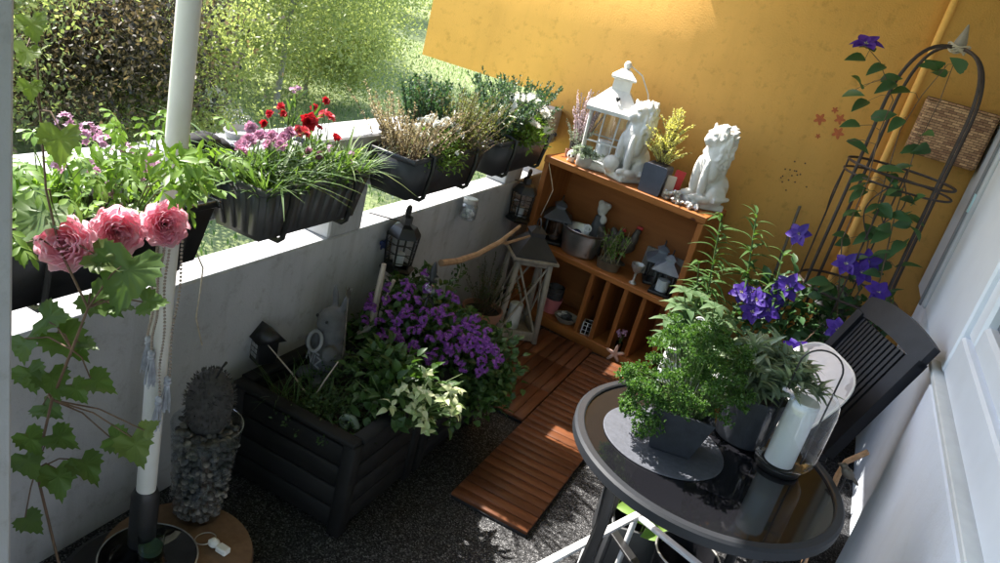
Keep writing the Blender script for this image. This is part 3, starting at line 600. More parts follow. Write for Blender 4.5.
# flower box 2: carnations and grassy leaves --------------------------------
t = plant('carnation_plant', 'carnations with pink and red blooms over narrow green leaves', 'plant', (BX, 1.745, BZ))
g = MB(); gs = MB()
for _ in range(44): tuft(g, (BX+rng.uniform(-.075, .085), rng.uniform(1.53, 1.97), BZ-.01), 26, rng.uniform(.07, .15), .006, .8, .9, .02)
mound(g, (BX, 1.76, BZ+.01), (.11, .24, .085), 700, .045, .009, .6, 'lan')
fl = [('carnation', .021, P_PINK, 'pink', [(243, 146), (250, 140), (240, 150), (261, 136), (269, 145), (281, 145), (318, 156), (284, 138), (252, 128), (308, 153), (272, 137), (290, 133)]), ('carnation', .030, P_RED, 'deep red', [(308, 122)]), ('carnation', .022, P_CORAL, 'coral red', [(304, 133), (324, 115), (300, 131), (329, 117)]), ('carnation', .014, P_RED, 'deep red', [(281, 107), (283, 114), (270, 114), (263, 123), (336, 137), (319, 128), (314, 108), (338, 139), (326, 101)])]
tips = []
for k, r_, m_, lb, ps in fl:
    sp_ = []
    for x, y in ps: q = pX(x, y, BX+rng.uniform(-.05, .05)+(.03 if y > 128 else -.03)); sp_.append((q, soft(.5, -.5, .7))); tips.append(q)
    heads(t, 'flower_head', k, r_, m_, sp_, lb+' bloom')
for q in tips: gs.tube([A(BX+rng.normal()*.03, np.clip(q[1], 1.56, 1.93), BZ), (q+A(BX, q[1], BZ))/2, q], [.002, .0018, .0015], 4, cap=False)
for x, y in ((297, 98), (314, 105), (290, 110)):                        # tall budded stalks
    q = pX(x, y, BX-.02); b_ = A(BX-.02, q[1], BZ); gs.tube([b_, (b_+q)/2, q], [.003, .003, .002], 5); n = 14; g.leaves(b_+(q-b_)*rng.uniform(.2, 1, n)[:, None], nrm(runit(n)*.6+A(0, 0, 1)), runit(n), .05, .009, 3, .3, .1, 'lan')
heads(t, 'flower_head', 'cluster', .012, P_MAUVE, [(pX(298, 88, BX-.02), soft(0, 0, 1)), (pX(293, 90, BX-.02), soft(0, 0, 1))])
wpart(g, 'foliage', L_GRASS, t); wpart(gs, 'stem', STEM, t)
t = plant('spider_grass', 'long arching grass blades hanging over the left end of the ribbed box', 'grass', (BX, 1.56, BZ))
g = MB()
for c in ((BX+.03, 1.55), (BX+.06, 1.60), (BX-.03, 1.53)): tuft(g, (*c, BZ), 16, .26, .010, 1.1, 1.3, .02)
wpart(g, 'blades', L_GRASS, t)
t = plant('spider_grass', 'arching pale grass at the right end of the ribbed box', 'grass', (BX, 1.95, BZ))
g = MB(); tuft(g, (BX+.02, 1.945, BZ), 20, .20, .008, 1.0, 1.2, .03); wpart(g, 'blades', leafM('leaf_grass_pale', (.13, .20, .06), (.22, .28, .12), .35), t)
heads(t, 'flower_head', 'cluster', .012, P_WHITE, [(pX(x, y, BX+.07), soft(.5, -.4, .6)) for x, y in ((351, 154), (349, 161), (330, 148))])

# flower box 3: dry heather, alyssum, little cypress, yellow heath --------------
def hplant(name, label, y, x, fn, mats):
    t = plant(name, label, 'plant', (x, y, BZ)); g, gs = MB(), MB(); fn(g, gs, (x, y, BZ-.01)); wpart(g, 'foliage', mats[0], t)
    if gs.n: wpart(gs, 'stem', mats[1], t)
    return t
hplant('dry_heather', 'faded straw brown heather at the left of its box', 2.33, BX, lambda g, gs, c: (sprigs(g, gs, c, 80, .20, .9, .016, .0045, 46, .08), sprigs(g, gs, A(*c)+A(0, .07, 0), 30, .13, .8, .014, .004, 40, .06)), (L_DRY, BROWNST))
t = hplant('alyssum', 'low alyssum mound with tiny white flowers on the box rim', 2.46, BX+.04, lambda g, gs, c: mound(g, A(*c)+A(0, 0, .0), (.11, .13, .13), 1300, .022, .009, .4), (L_GER, STEM))
heads(t, 'flower_head', 'cluster', .016, P_WHITE, [(A(BX+.04, 2.46, BZ)+A(.115*math.cos(a)*s_, .14*math.sin(a)*s_, .135*math.sqrt(max(.05, 1-s_*s_))+.008), soft(.3, -.3, .8)) for a, s_ in zip(rng.uniform(0, 6.3, 44), rng.uniform(.2, 1, 44))])
hplant('dwarf_cypress', 'small upright dark green dwarf cypress behind the alyssum', 2.52, BX-.06, lambda g, gs, c: sprigs(g, gs, c, 66, .25, .40, .022, .008, 70, .045), (L_CONIF, BROWNST))
hplant('bronze_sprig', 'single bronze brown sprig beside the dwarf cypress', 2.61, BX-.07, lambda g, gs, c: sprigs(g, gs, c, 4, .22, .12, .016, .006, 46, .012), (leafM('leaf_bronze', (.08, .035, .03), (.16, .07, .05), .3, tcol=(1.3, .9, .8)), BROWNST))
hplant('heath', 'yellow green heath with pinkish dry stems on the right of its box', 2.65, BX+.01, lambda g, gs, c: (sprigs(g, gs, c, 95, .23, .9, .018, .0055, 52, .08), sprigs(g, gs, A(*c)+A(.06, .03, 0), 22, .12, 1.3, .012, .003, 30, .04)), (L_HEATH, BROWNST))
hplant('white_tipped_heath', 'pale tipped heath at the right end of the middle anthracite box', 2.73, BX-.03, lambda g, gs, c: sprigs(g, gs, c, 44, .20, .6, .016, .004, 44, .05), (leafM('leaf_pale_heath', (.22, .27, .17), (.46, .48, .38), .3), BROWNST))
# flower box 4: conifers, white daisies ------------------------------------------
hplant('blue_conifer', 'feathery blue green conifer at the left of the daisy box', 3.07, BX-.01, lambda g, gs, c: sprigs(g, gs, c, 90, .24, .8, .024, .008, 66, .07), (leafM('leaf_blue_conifer', (.05, .10, .065), (.12, .19, .13), .25), BROWNST))
t = hplant('daisy_plant', 'white flowering daisy plant in the anthracite box nearest the shelf', 3.22, BX+.03, lambda g, gs, c: mound(g, A(*c)+A(0, 0, .02), (.12, .19, .15), 1300, .034, .011, .5), (L_GER, STEM))
heads(t, 'flower_head', 'daisy', .022, P_WHITE, [(A(BX+.03, 3.22, BZ)+A(.13*math.cos(a)*s_, .20*math.sin(a)*s_, .035+.165*math.sqrt(max(.05, 1-s_*s_))), soft(.5, -.4, .7)) for a, s_ in zip(rng.uniform(0, 6.3, 78), rng.uniform(.1, 1, 78)**.7)])
hplant('green_conifer', 'bushy green conifer behind the white daisies', 3.36, BX-.05, lambda g, gs, c: sprigs(g, gs, c, 90, .24, .9, .022, .008, 66, .08), (L_CONIF, BROWNST))
hplant('silver_bush', 'silvery small leaved bush at the shelf end of the daisy box', 3.49, BX+.0, lambda g, gs, c: mound(g, A(*c)+A(0, 0, .02), (.09, .09, .15), 1000, .017, .008, .4), (L_SILV, BROWNST))

# beam top: tray, striped cloth, black bag ----------------------------------------
t = thing('oval_tray', 'oval pale ashtray bowl on the parapet beam behind the carnations', 'bowl', tuple(pz(240, 139, 1.077)), .3)
g = MB(); g.lathe([(.0, .002), (.035, .0), (.042, .004), (.052, .028), (.049, .030), (.040, .008), (0, .007)], n=32, sx=.85, sy=1.15); part(g, 'bowl', PALEPOT, t)
g = MB(); g.lathe([(0, .012), (.041, .013)], n=20, sx=.85, sy=1.15); part(g, 'sand', SAND_SHADE, t)
q = pz(212, 146, 1.077); t = thing('striped_cloth', 'folded navy cloth with white stripes on the parapet beam', 'cloth', tuple(q), -.55)
g = MB(); g.box((0, 0, .008), (.045, .15, .014), .005); part(g, 'fold', NAVY, t)
for x in (-.013, .0, .013): g = MB(); g.box((x, 0, .0152), (.005, .148, .002), .0005); part(g, 'stripe', STRIPE, t)
q = pz(203, 150, 1.077); g = MB(); g.box((0, 0, .002), (.10, .28, .004), .001); solo(g, 'beam_top_shade', 'speckled grey sheet painting shade onto the parapet beam top', 'mat', SAND_SHADE, (-1.54, 1.55, 1.0765), 0)  # thin speckled sheet: shading of the beam top put into a grey colour
g = MB(); g.ell((0, 0, .0), (.035, .06, .03), noise=.05); g.ell((.0, .05, -.012), (.03, .045, .022), noise=.05); solo(g, 'black_pouch', 'small black pouch tucked behind the ribbed flower box', 'pouch', BLACKF, (-1.475, 1.50, 1.104))

# ------------------------------------------------------------------ trees and bushes of the garden
def tree(label, cat, base, h, crown, rad, n, m_, leaf, tr_r=.12, group='trees in the garden below', limbs=7, clumps=26, name='garden_tree', low=.0):
    t = plant(name, label, cat, (*base, GZ), group); g = MB(); b0 = A(0, 0, -.1)
    lean = rng.normal(size=2)*.25; pts = [b0, A(lean[0]*.3, lean[1]*.3, h*.4), A(lean[0], lean[1], h*.85)]
    g.tube(pts, [tr_r, tr_r*.8, tr_r*.3], 10)
    cc = A(0, 0, crown); cl = []
    for i in range(clumps):
        d = runit(1)[0]; cl.append((cc+d*A(*rad)*rng.uniform(.35, .95), rng.uniform(.22, .42)))
    for i in range(limbs):
        e = cl[i][0]; s_ = A(lean[0]*.5, lean[1]*.5, max(h*.25, min(h*.7, e[2]-.6))); g.tube([s_, (s_+e)/2+A(0, 0, .25), e], [tr_r*.4, tr_r*.28, tr_r*.1], 6)
    part(g, 'trunk', BARK, t)
    g = MB(); per = n//clumps; mr = float(np.mean(rad))
    for c, k in cl:
        P = c+rng.normal(size=(per, 3))*A(1, 1, .75)*k*mr*.62; P[:, 2] = np.maximum(P[:, 2], .15+low)
        g.rhomb(P, nrm(runit(per)+A(0, 0, -.35)), runit(per), leaf*rng.uniform(.7, 1.3, per), leaf*rng.uniform(.5, .8, per))
    part(g, 'crown', m_, t, 0); return t
tree('dark copper leaved beech bush filling the garden left of the cream pole', 'tree', (-11.2, 8.2), 3.4, 2.3, (2.2, 2.2, 2.4), 46000, L_BEECH, .085, name='copper_beech', clumps=46)
tree('bright green tree with a slim pale trunk right of the cream pole', 'tree', (-12.2, 14.6), 6, 4.2, (3.2, 2.8, 3.4), 46000, L_TREE, .085, .075, clumps=60)
tree('tall hazy green tree standing behind the middle flower boxes', 'tree', (-17.5, 23.0), 7, 4.6, (4.2, 4.0, 3.6), 40000, L_TREE, .11, .09, clumps=56)
tree('light green bush beside the balcony post, left of the copper beech', 'bush', (-9.6, 5.4), 3.0, 2.5, (1.7, 1.6, 2.2), 30000, L_SHRUB, .07, .05, 'bushes in the garden below', clumps=40, name='garden_bush')
tree('pale green bush just right of the copper beech, low behind the ribbed box', 'bush', (-10.9, 10.3), 2.0, 1.5, (1.7, 1.8, 1.5), 32000, L_TREE, .075, .05, 'bushes in the garden below', name='garden_bush', clumps=36)
tree('rounded pale green bush in the lawn behind the carnations', 'bush', (-13.4, 17.2), 2.2, 1.7, (2.3, 2.2, 1.7), 28000, L_TREE, .085, .06, 'bushes in the garden below', name='garden_bush', clumps=36)
for i, (x, y, h, c, r_, lb) in enumerate(((-19, 15, 9, 4.6, (4.6, 4.4, 4.2), 'broad far tree behind the copper beech'), (-24, 25, 10, 5.0, (5, 5, 4.8), 'broad far tree behind the bright green tree'), (-31, 47, 10, 5.6, (6, 6, 5.2), 'far tree between the bright green tree and the orange wall'), (-31, 40, 11, 6., (6, 6, 5.8), 'far tree at the back of the lawn beside the orange wall edge'), (-18.5, 9.0, 9, 4.8, (4.5, 4, 4.4), 'far tree glimpsed above the light green bush'), (-33, 30, 12, 7, (7, 7, 6.5), 'most distant tree closing the view of the garden'), (-34, 62, 11, 6.2, (7, 7, 6), 'distant tree just beside the corner of the orange wall'))):
    tree(lb, 'tree', (x, y), h*.7, c, r_, 24000, L_FAR if i % 2 else L_TREE, .20, .14, clumps=44)

# ------------------------------------------------------------------ pole with cords
pq = A(-1.21, 1.163)
t = thing('parasol_pole', 'cream parasol pole standing in a black tube base', 'parasol pole', (*pq, 0))
g = MB(); g.cyl((0, 0, .26), (0, 0, 2.8), .0235, n=20); part(g, 'pole', POLEM, t)
g = MB(); g.lathe([(.0, .32), (.026, .32), (.034, .30), (.034, .06), (.044, .05), (.044, 0), (0, 0)], n=20); part(g, 'holder', BLKMET, t)
g = MB(); g.lathe([(0, .0), (.19, .0), (.19, .035), (.17, .05), (.044, .052), (.03, .056)], n=32); part(g, 'foot', BLKMET, t)
def cord(i, x, ytop, ybot, off, lb):
    a = pY(x[0], ytop, pq[1]-.028+off); b_ = pY(x[1], ybot, pq[1]-.028+off)
    t = thing('tassel_cord', lb, 'tassel', tuple(b_), 0, 'beaded tassel cords hung on the pole'); g = MB()
    n = 46; pts = [(a-b_)*(1-k/(n-1))+A(.004*math.sin(k*.25+i), 0, 0) for k in range(n)]
    for p in pts: g.ell(p, .0034, nu=6, nv=4)
    part(g, 'beads', CORDM, t)
    g = MB(); g.ell((0, 0, -.004), .009, nu=10, nv=6); g.lathe([(.006, -.01), (.009, -.014), (.006, -.02)], n=10)
    for k in range(34): aa = rng.uniform(0, 2*PI); rr = .011*math.sqrt(rng.uniform(0, 1)); g.tube([(rr*.4*math.cos(aa), rr*.4*math.sin(aa), -.015), (rr*math.cos(aa), rr*math.sin(aa), -.05), (rr*1.2*math.cos(aa), rr*1.2*math.sin(aa), -.078-rng.uniform(0, .014))], .0013, 4, cap=False)
    part(g, 'tassel', TASS, t)
cord(0, (157, 149), 245, 338, 0, 'beaded cord with the highest grey tassel, left of the pole'); cord(1, (163, 152), 245, 352, -.004, 'beaded cord with a grey tassel just under the highest one')
cord(2, (168, 159), 250, 398, -.002, 'beaded cord whose tassel hangs lowest on the front of the pole'); cord(3, (187, 168), 215, 378, .02, 'beaded cord hanging to the right of the pole')
a = pY(198, 222, 1.5); g = MB(); g.tube([pX(x, y, -1.40)-a for x, y in ((199, 196), (206, 222), (203, 236), (196, 252), (203, 268), (200, 292), (196, 318), (202, 345))], .0022, 6); solo(g, 'white_string', 'thin white string dangling over the parapet beside the pole', 'string', ROPE, tuple(a))

# ------------------------------------------------------------------ vine in the left foreground
VO = [(0, -.02), (.10, -.10), (.22, -.20), (.33, -.16), (.46, -.18), (.44, -.05), (.55, .03), (.47, .10), (.56, .22), (.44, .26), (.50, .40), (.37, .40), (.30, .50), (.27, .64), (.17, .66), (.14, .82), (.06, .84), (0, 1.0)]
VO = VO+[(-x*.95, y) for x, y in VO[-2:0:-1]]
def vleaf(g, c, tip, n_, L, droop=.25):
    y = nrm(tip); z = nrm(n_-y*np.dot(n_, y)); x = np.cross(y, z); P = []; k = len(VO)
    def pt(a, b_): return A(*c)+x*a*L+y*(b_-.25)*L*(1-.1*droop)+z*L*(.22*abs(a)**1.3-droop*.55*max(0, b_)**2+.04*math.sin(a*13+b_*9))
    V = [pt(0, .22)]+[pt(a, b_) for a, b_ in VO]+[pt(a*.5, .22+(b_-.22)*.5) for a, b_ in VO]
    F_ = []
    for i in range(k):
        j = (i+1) % k; F_ += [(1+k+i, 1+k+j, 0), (1+i, 1+j, 1+k+j, 1+k+i)]
    g.add(V, [f for f in F_]); return pt(0, -.02)
t = plant('grape_vine', 'climbing vine with big toothed leaves beside the grey post', 'vine', (-1.03, .86, 0)); st = MB()
stemp = [A(-1.05, .84, 0), A(-1.06, .85, .25)]+[pY(x, y, .86) for x, y in ((36, 470), (52, 400), (72, 350), (88, 308), (60, 250), (46, 190), (40, 110), (36, 40))]
st.tube(stemp, [.0028]*5+[.0024, .0022, .002, .0018, .0016], 6)
vl = [  # photo x, y, size px, tip direction px, yaw of face, depth, pale?
 (42, 214, 58, (-.35, 1), .86, 0), (60, 140, 42, (.25, 1), .86, 1), (128, 272, 66, (.1, 1), .92, 0), (104, 258, 40, (.8, .7), .9, 1), (66, 340, 52, (1, .4), .88, 0), (30, 375, 36, (.3, 1), .84, 0), (52, 380, 40, (.5, 1), .86, 0), (76, 390, 30, (.8, .7), .88, 0), (98, 382, 36, (1, .35), .9, 0), (48, 408, 34, (1, .5), .88, 0), (86, 466, 40, (.8, .6), .92, 0), (60, 438, 36, (1, .2), .88, 0), (135, 446, 42, (.6, .9), .95, 1), (118, 440, 34, (1, .15), .95, 0), (148, 428, 22, (1, -.3), .96, 1), (28, 462, 36, (.6, .9), .83, 0), (58, 478, 42, (.4, 1), .87, 0), (30, 440, 34, (.7, .8), .84, 0), (30, 522, 30, (.9, .6), .84, 0), (50, 318, 44, (1, .1), .87, 0), (100, 300, 46, (1, .25), .9, 0), (120, 306, 26, (1, .1), .92, 0), (32, 25, 34, (.2, 1), .84, 1), (26, 52, 30, (-.3, 1), .83, 1), (30, 88, 26, (.2, 1), .84, 1), (85, 345, 26, (1, .6), .9, 0), (150, 302, 34, (1, .12), .95, 0), (24, 345, 34, (.4, 1), .83, 0), (22, 250, 30, (0, 1), .83, 0)]
for vi, (x, y, s_, d, Y, pale) in enumerate(vl):
    c = pY(x, y, Y); dist = (c-EYE)@FW; L = s_*(.95 if vi < 4 else .86)/F*dist
    tip = nrm(RT*d[0]-UP*d[1]-FW*.15+.2*rng.normal(size=3)); nn = nrm(TOCAM(c)*.75+A(-.15, -.1, .75)+.3*rng.normal(size=3))
    g = MB(); e = vleaf(g, c, tip, nn, L, rng.uniform(.1, .5)); o = wpart(g, 'leaf', L_VINEY if pale else L_VINE, t)
    k = min(stemp, key=lambda p: np.linalg.norm(p-e)); st.tube([e, (e+k)/2+A(0, 0, .015), k], [.0014, .0016, .002], 5)
wpart(st, 'stem', BROWNST, t)

# ------------------------------------------------------------------ floor, left: stump, tray, vase, crates
q = pz(196, 548, .14); S0 = A(q[0]-.03, q[1]-.03)
t = thing('wood_stump', 'round wooden stump stool in the dark lower left corner', 'stool', (S0[0], S0[1], 0))
g = MB(); g.lathe([(0, .14), (.16, .14), (.185, .135), (.19, .12), (.19, .01), (.185, 0), (0, 0)], n=40); part(g, 'stump', woodM('stump_wood', (.10, .055, .03), (.20, .12, .07), 2, .6), t)
q = pz(222, 552, .142); t = thing('shell_key_ring', 'pale shell ornament on a metal ring lying on the stump', 'ornament', (q[0]-.03, q[1], .142))
g = MB(); g.ell((0, 0, .012), (.017, .014, .012), noise=.06); part(g, 'shell', STONE, t); g = MB(); g.box((.032, .0, .009), (.034, .024, .018), .003); part(g, 'tag', STONE, t)
g = MB(); g.tube([(-.03+.026*math.cos(a), .026*math.sin(a), .0025+.012*(math.cos(a)+1)/2) for a in np.arange(24)*2*PI/24], .0016, 6, True); part(g, 'ring', SILVER, t)
q = pz(148, 562, .142); T0 = (q[0], q[1])
t = thing('glass_dish', 'round glass dish with a metal edge in the lower left corner', 'dish', (*T0, .141))
g = MB(); g.lathe([(0, .003), (.09, .003), (.115, .018), (.118, .020), (.113, .022), (.088, .007), (0, .007)], n=48); part(g, 'dish', SMOKE, t)
g = MB(); g.tube([(.116*math.cos(a), .116*math.sin(a), .021) for a in np.arange(48)*2*PI/48], .002, 6, True); part(g, 'edge', SILVER, t)
q = pz(150, 552, .15); t = thing('tumbler', 'clear drinking tumbler standing in the glass dish', 'glass', (q[0], q[1], .1485))
g = MB(); g.lathe([(0, .0), (.031, .0), (.034, .07), (.0325, .07), (.0295, .006), (0, .006)], n=32); part(g, 'glass', GLASS, t); g = MB(); g.lathe([(0, .007), (.028, .007), (.029, .022), (0, .022)], n=24); part(g, 'tealight', L_CONIF, t)
V0 = pz(197, 512, .14); VH = hz(V0, 418)-.14; VH = min(VH, .30)
t = thing('pebble_vase', 'tall glass vase filled with pebbles, on the stump by the pole', 'vase', (V0[0], V0[1], .141))
g = MB(); g.lathe([(0, .0), (.060, .0), (.066, .01), (.078, VH*.5), (.092, VH), (.089, VH), (.074, VH*.5), (.062, .013), (0, .012)], n=40); part(g, 'vase', GLASS, t)
g = MB(); g.lathe([(0, .014), (.046, .014), (.056, VH*.45), (.070, VH*.88), (0, VH*.88)], n=24); part(g, 'pebble_core', PEBBLE, t)
pv = [MB() for _ in range(3)]
for i in range(900):
    z = rng.uniform(.02, VH*.93); rr = .062+.026*z/VH; a = rng.uniform(0, 2*PI); q = rr*rng.uniform(.80, .93) if z < VH*.86 else rr*math.sqrt(rng.uniform(0, .82)); pv[i % 3].ell((q*math.cos(a), q*math.sin(a), z), (rng.uniform(.008, .014), rng.uniform(.007, .011), rng.uniform(.006, .010)), rot('Z', a), 8, 5, .06)
for p, m_ in zip(pv, (PEBBLE, M('pebble_warm', (.17, .15, .125), .7, .4, 30), M('pebble_dark', (.06, .058, .055), .7, .4, 30))): o = part(p, 'pebbles', m_, t); o['kind'] = 'stuff'
q = A(V0[0]-.014, V0[1]+.014, .141+VH*.89); t = thing('spiky_ball', 'dark bristly hedgehog shaped ball sitting on the pebbles', 'ornament', tuple(q))
g = MB(); g.ell((0, 0, .085), (.060, .060, .095), nu=24, nv=16); g.lathe([(.04, 0), (.056, .03), (.058, .08)], n=20); part(g, 'body', HEDGE, t)
g = MB(); n = 900; d = runit(n); d = d[d[:, 2] > -.5]; P = d*A(.060, .060, .095)+A(0, 0, .085); g.leaves(P, nrm(d+.3*rng.normal(size=d.shape)), runit(len(d)), .012, .0035, 2, .2, .1, 'lan'); part(g, 'bristles', HEDGE, t)
g = MB(); g.tube([(.02, -.01, .17), (.035, -.01, .21), (.048, -.012, .232)], [.003, .0025, .004], 6); part(g, 'stalk', BLKMET, t)

def crate(x0, x1, y0, y1, h, label):
    t = thing('planter_crate', label, 'planter', ((x0+x1)/2, (y0+y1)/2, 0), 0, 'black wooden planter crates along the parapet'); a, b_ = (x1-x0)/2, (y1-y0)/2; nb = 4; bh = (h-.03)/nb
    for nm, (cx, cy, sx, sy) in (('side_wall', (a-.010, 0, .02, 2*b_-.05)), ('side_wall', (-a+.010, 0, .02, 2*b_-.05)), ('side_wall', (0, b_-.010, 2*a-.05, .02)), ('side_wall', (0, -b_+.010, 2*a-.05, .02))):
        g = MB()
        for i in range(nb): g.box((cx, cy, .015+bh*(i+.5)), (sx, sy, bh-.006), .003)
        part(g, nm, CRATEW, t, 0)
    for sx in (-1, 1):
        for sy in (-1, 1): g = MB(); g.box((sx*(a-.012), sy*(b_-.012), h/2), (.045, .045, h), .004); part(g, 'corner_post', CRATEW, t, 0)
    for (cx, cy, sx, sy) in ((0, -b_+.008, 2*a+.01, .045), (0, b_-.008, 2*a+.01, .045), (-a+.008, 0, .045, 2*b_-.065), (a-.008, 0, .045, 2*b_-.065)):
        g = MB(); g.box((cx, cy, h+.009), (sx, sy, .018), .003); part(g, 'rim_board', CRATEW, t, 0)
    g = MB(); g.grid(lambda u, v_: A((u-.5)*(2*a-.045), (v_-.5)*(2*b_-.045), h-.05+.015*math.sin(u*11+v_*7)*math.cos(v_*15)), 12, 12); part(g, 'soil', SOIL, t); return t
CH = .335
crate(-1.385, -.93, 1.655, 2.06, CH, 'large black wooden planter crate nearest the camera, with the grey rabbit'); crate(-1.385, -.93, 2.105, 2.54, CH, 'second black planter crate, full of purple flowers, behind the first')
CZ = CH-.045
# crate 1 plants
t = plant('leafy_shrub', 'green leafy shrub at the deck side corner of the nearest crate', 'plant', (-.98, 1.92, CZ)); g, gs = MB(), MB()
mound(g, (-.95, 1.94, CZ+.06), (.14, .14, .16), 330, .048, .026, .6, 'ov'); mound(g, (-1.06, 1.99, CZ+.08), (.13, .12, .16), 240, .042, .022, .6)
stems(gs, (-.98, 1.92, CZ), [A(-.98, 1.92, CZ)+A(rng.normal()*.08, rng.normal()*.08, rng.uniform(.1, .2)) for _ in range(24)]); wpart(g, 'foliage', L_CAMP, t); wpart(gs, 'stem', STEM, t)
q = pz(432, 400, .47); t = plant('variegated_sprig', 'cream edged leaves glowing in a spot of sun at the crate corner', 'plant', (-.90, 1.90, CZ)); g, gs = MB(), MB()
for k in range(26):
    c = A(q[0]-.01, q[1], .455)+rng.normal(size=3)*A(.045, .04, .035); gs.tube([A(-.90, 1.90, CZ), (A(-.9, 1.9, CZ)+c)/2+A(0, 0, .03), c], [.0025, .002, .0015], 5); n = 5; a = np.arange(n)*2*PI/n+rng.uniform(0, 6); fr = frame(soft(.2, -.2, 1)); D = np.stack([np.cos(a), np.sin(a), rng.uniform(.1, .8, n)], 1)@fr.T; g.leaves(c+rng.normal(size=(n, 3))*.006, nrm(D), fr[:, 2]+.3*rng.normal(size=(n, 3)), rng.uniform(.024, .040, n), rng.uniform(.014, .020, n), 4, rng.uniform(.1, .9, n), .2, 'ov')
wpart(g, 'foliage', L_VAR, t); wpart(gs, 'stem', STEM, t)
t = plant('dark_grass', 'thin dark grass tufts at the left of the nearest crate', 'plant', (-1.28, 1.74, CZ)); g = MB()
for c in ((-1.28, 1.74), (-1.20, 1.72), (-1.22, 1.82), (-1.12, 1.76)): tuft(g, (*c, CZ), 26, .17, .004, .8, .9, .03)
wpart(g, 'blades', L_DARK, t)
t = plant('creeping_thyme', 'dark small leaved ground plant in the middle of the nearest crate', 'plant', (-1.10, 1.75, CZ)); g = MB(); mound(g, (-1.11, 1.77, CZ), (.16, .13, .09), 1400, .014, .007, .5); mound(g, (-1.2, 1.93, CZ), (.12, .10, .16), 700, .018, .008, .5); wpart(g, 'foliage', L_DARK, t)
for (x0, y0, x1, y1, lb) in ((315, 405, 268, 345, 'pale dry twig leaning left in the nearest crate'), (312, 396, 338, 362, 'short pale dry twig leaning right in the nearest crate')):
    a = pY(x0, y0, 1.80); a[2] = CZ; b_ = pY(x1, y1, 1.78); g = MB(); g.tube([A(0, 0, 0), (b_-a)*.5+A(0, 0, .008), b_-a], [.003, .0025, .0018], 6); solo(g, 'dry_twig', lb, 'twig', BLEACH, tuple(a))
# rabbit figurine
rq = A(-1.27, 1.955, CZ-.005); rz_ = R(-18)
t = thing('rabbit_figurine', 'grey stone rabbit figurine holding a ring, with raised letters on its chest', 'figurine', tuple(rq), rz_)
g = MB(); g.ell((0, 0, .085), (.068, .058, .095)); g.ell((0, -.005, .185), (.048, .046, .06)); g.ell((0, -.012, .235), (.046, .050, .046)); g.ell((0, -.048, .222), (.022, .020, .018))
for s_ in (-1, 1): g.ell((s_*.026, .008, .300), (.014, .010, .048), rot('Y', s_*.28)); g.ell((s_*.05, -.035, .13), (.018, .03, .04), rot('X', .6)); g.ell((s_*.04, -.05, .02), (.026, .04, .022))
me = fuse(g, .006, 3); me.materials.append(GREYSTONE); o = link('body', me, None, t, 180)
g = MB(); g.tube([(.0+.032*math.cos(a), -.066+.01*math.sin(a), .165+.032*math.sin(a)) for a in np.arange(30)*2*PI/30], .006, 8, True); part(g, 'ring', LETT, t)
for s_ in (-1, 1): g = MB(); g.ell((s_*.026, -.053, .246), .006, nu=10, nv=6); part(g, 'eye', BLKMET, t)
me = text_mesh('NIZ', .05, .002); o = link('lettering', me, LETT, t, 0); o.rotation_euler = (R(80), 0, 0); o.location = (-.003, -.0595, .075)
g = MB(); g.box((0, -.062, .125), (.06, .004, .006), .001); part(g, 'letter_line', LETT, t, 0)
# little house lantern in the dark behind crate 1
q = A(-1.405, 1.60, 0); hq = pz(264, 375, .30); t = thing('house_lantern', 'small dark house shaped lantern with a lattice window, by the parapet', 'lantern', (hq[0]-.02, hq[1], CH+.018), R(-20))
g = MB(); g.box((0, 0, .045), (.075, .07, .09), .003); part(g, 'body', BLKMET, t)
g = MB(); g.add([(-.055, -.05, .088), (.055, -.05, .088), (.055, .05, .088), (-.055, .05, .088), (-.06, 0, .128), (.06, 0, .128)], [(0, 1, 5, 4), (2, 3, 4, 5), (1, 2, 5), (3, 0, 4), (3, 2, 1, 0)]); part(g, 'roof', BLKMET, t, 0)
g = MB(); [g.box((x, -.0365, z), (.014, .003, .014), .001) for x in (-.018, 0, .018) for z in (.028, .046, .064)]; part(g, 'lattice_pane', BULB, t, 0)
q = pz(424, 434, CZ+.01) if False else pz(350, 432, .32); t = thing('spiral_shell', 'small grey green snail shaped ornament at the front corner of the crate', 'ornament', (q[0]-.03, q[1]+.02, CZ-.005), R(20))
g = MB(); g.tube([(.0+(.032-.0045*a)*math.cos(a), .012*math.sin(a*.5), .034+(.032-.0045*a)*math.sin(a)) for a in np.linspace(0, 6.4, 40)], np.linspace(.012, .007, 40), 10); part(g, 'shell', M('grey_green_glaze', (.14, .18, .14), .4, .2), t)
q = pY(348, 297, 1.93); g = MB(); b_ = A(-1.20, 1.93, CZ); g.tube([(0, 0, 0), (q-b_)*.5+A(.01, 0, 0), q-b_], .003, 6)
for i in range(9): g.leaves([q-b_-nrm(q-b_)*.01], [nrm(soft(0, 0, 1)*.8+nrm(q-b_))], [runit(1)[0]], .045, .008, 3, -.3, .1, 'lan')
solo(g, 'metal_flower_stake', 'dark stake with a tulip like bud beside the rabbit ears', 'garden stake', BRONZE, tuple(b_), smooth=80)

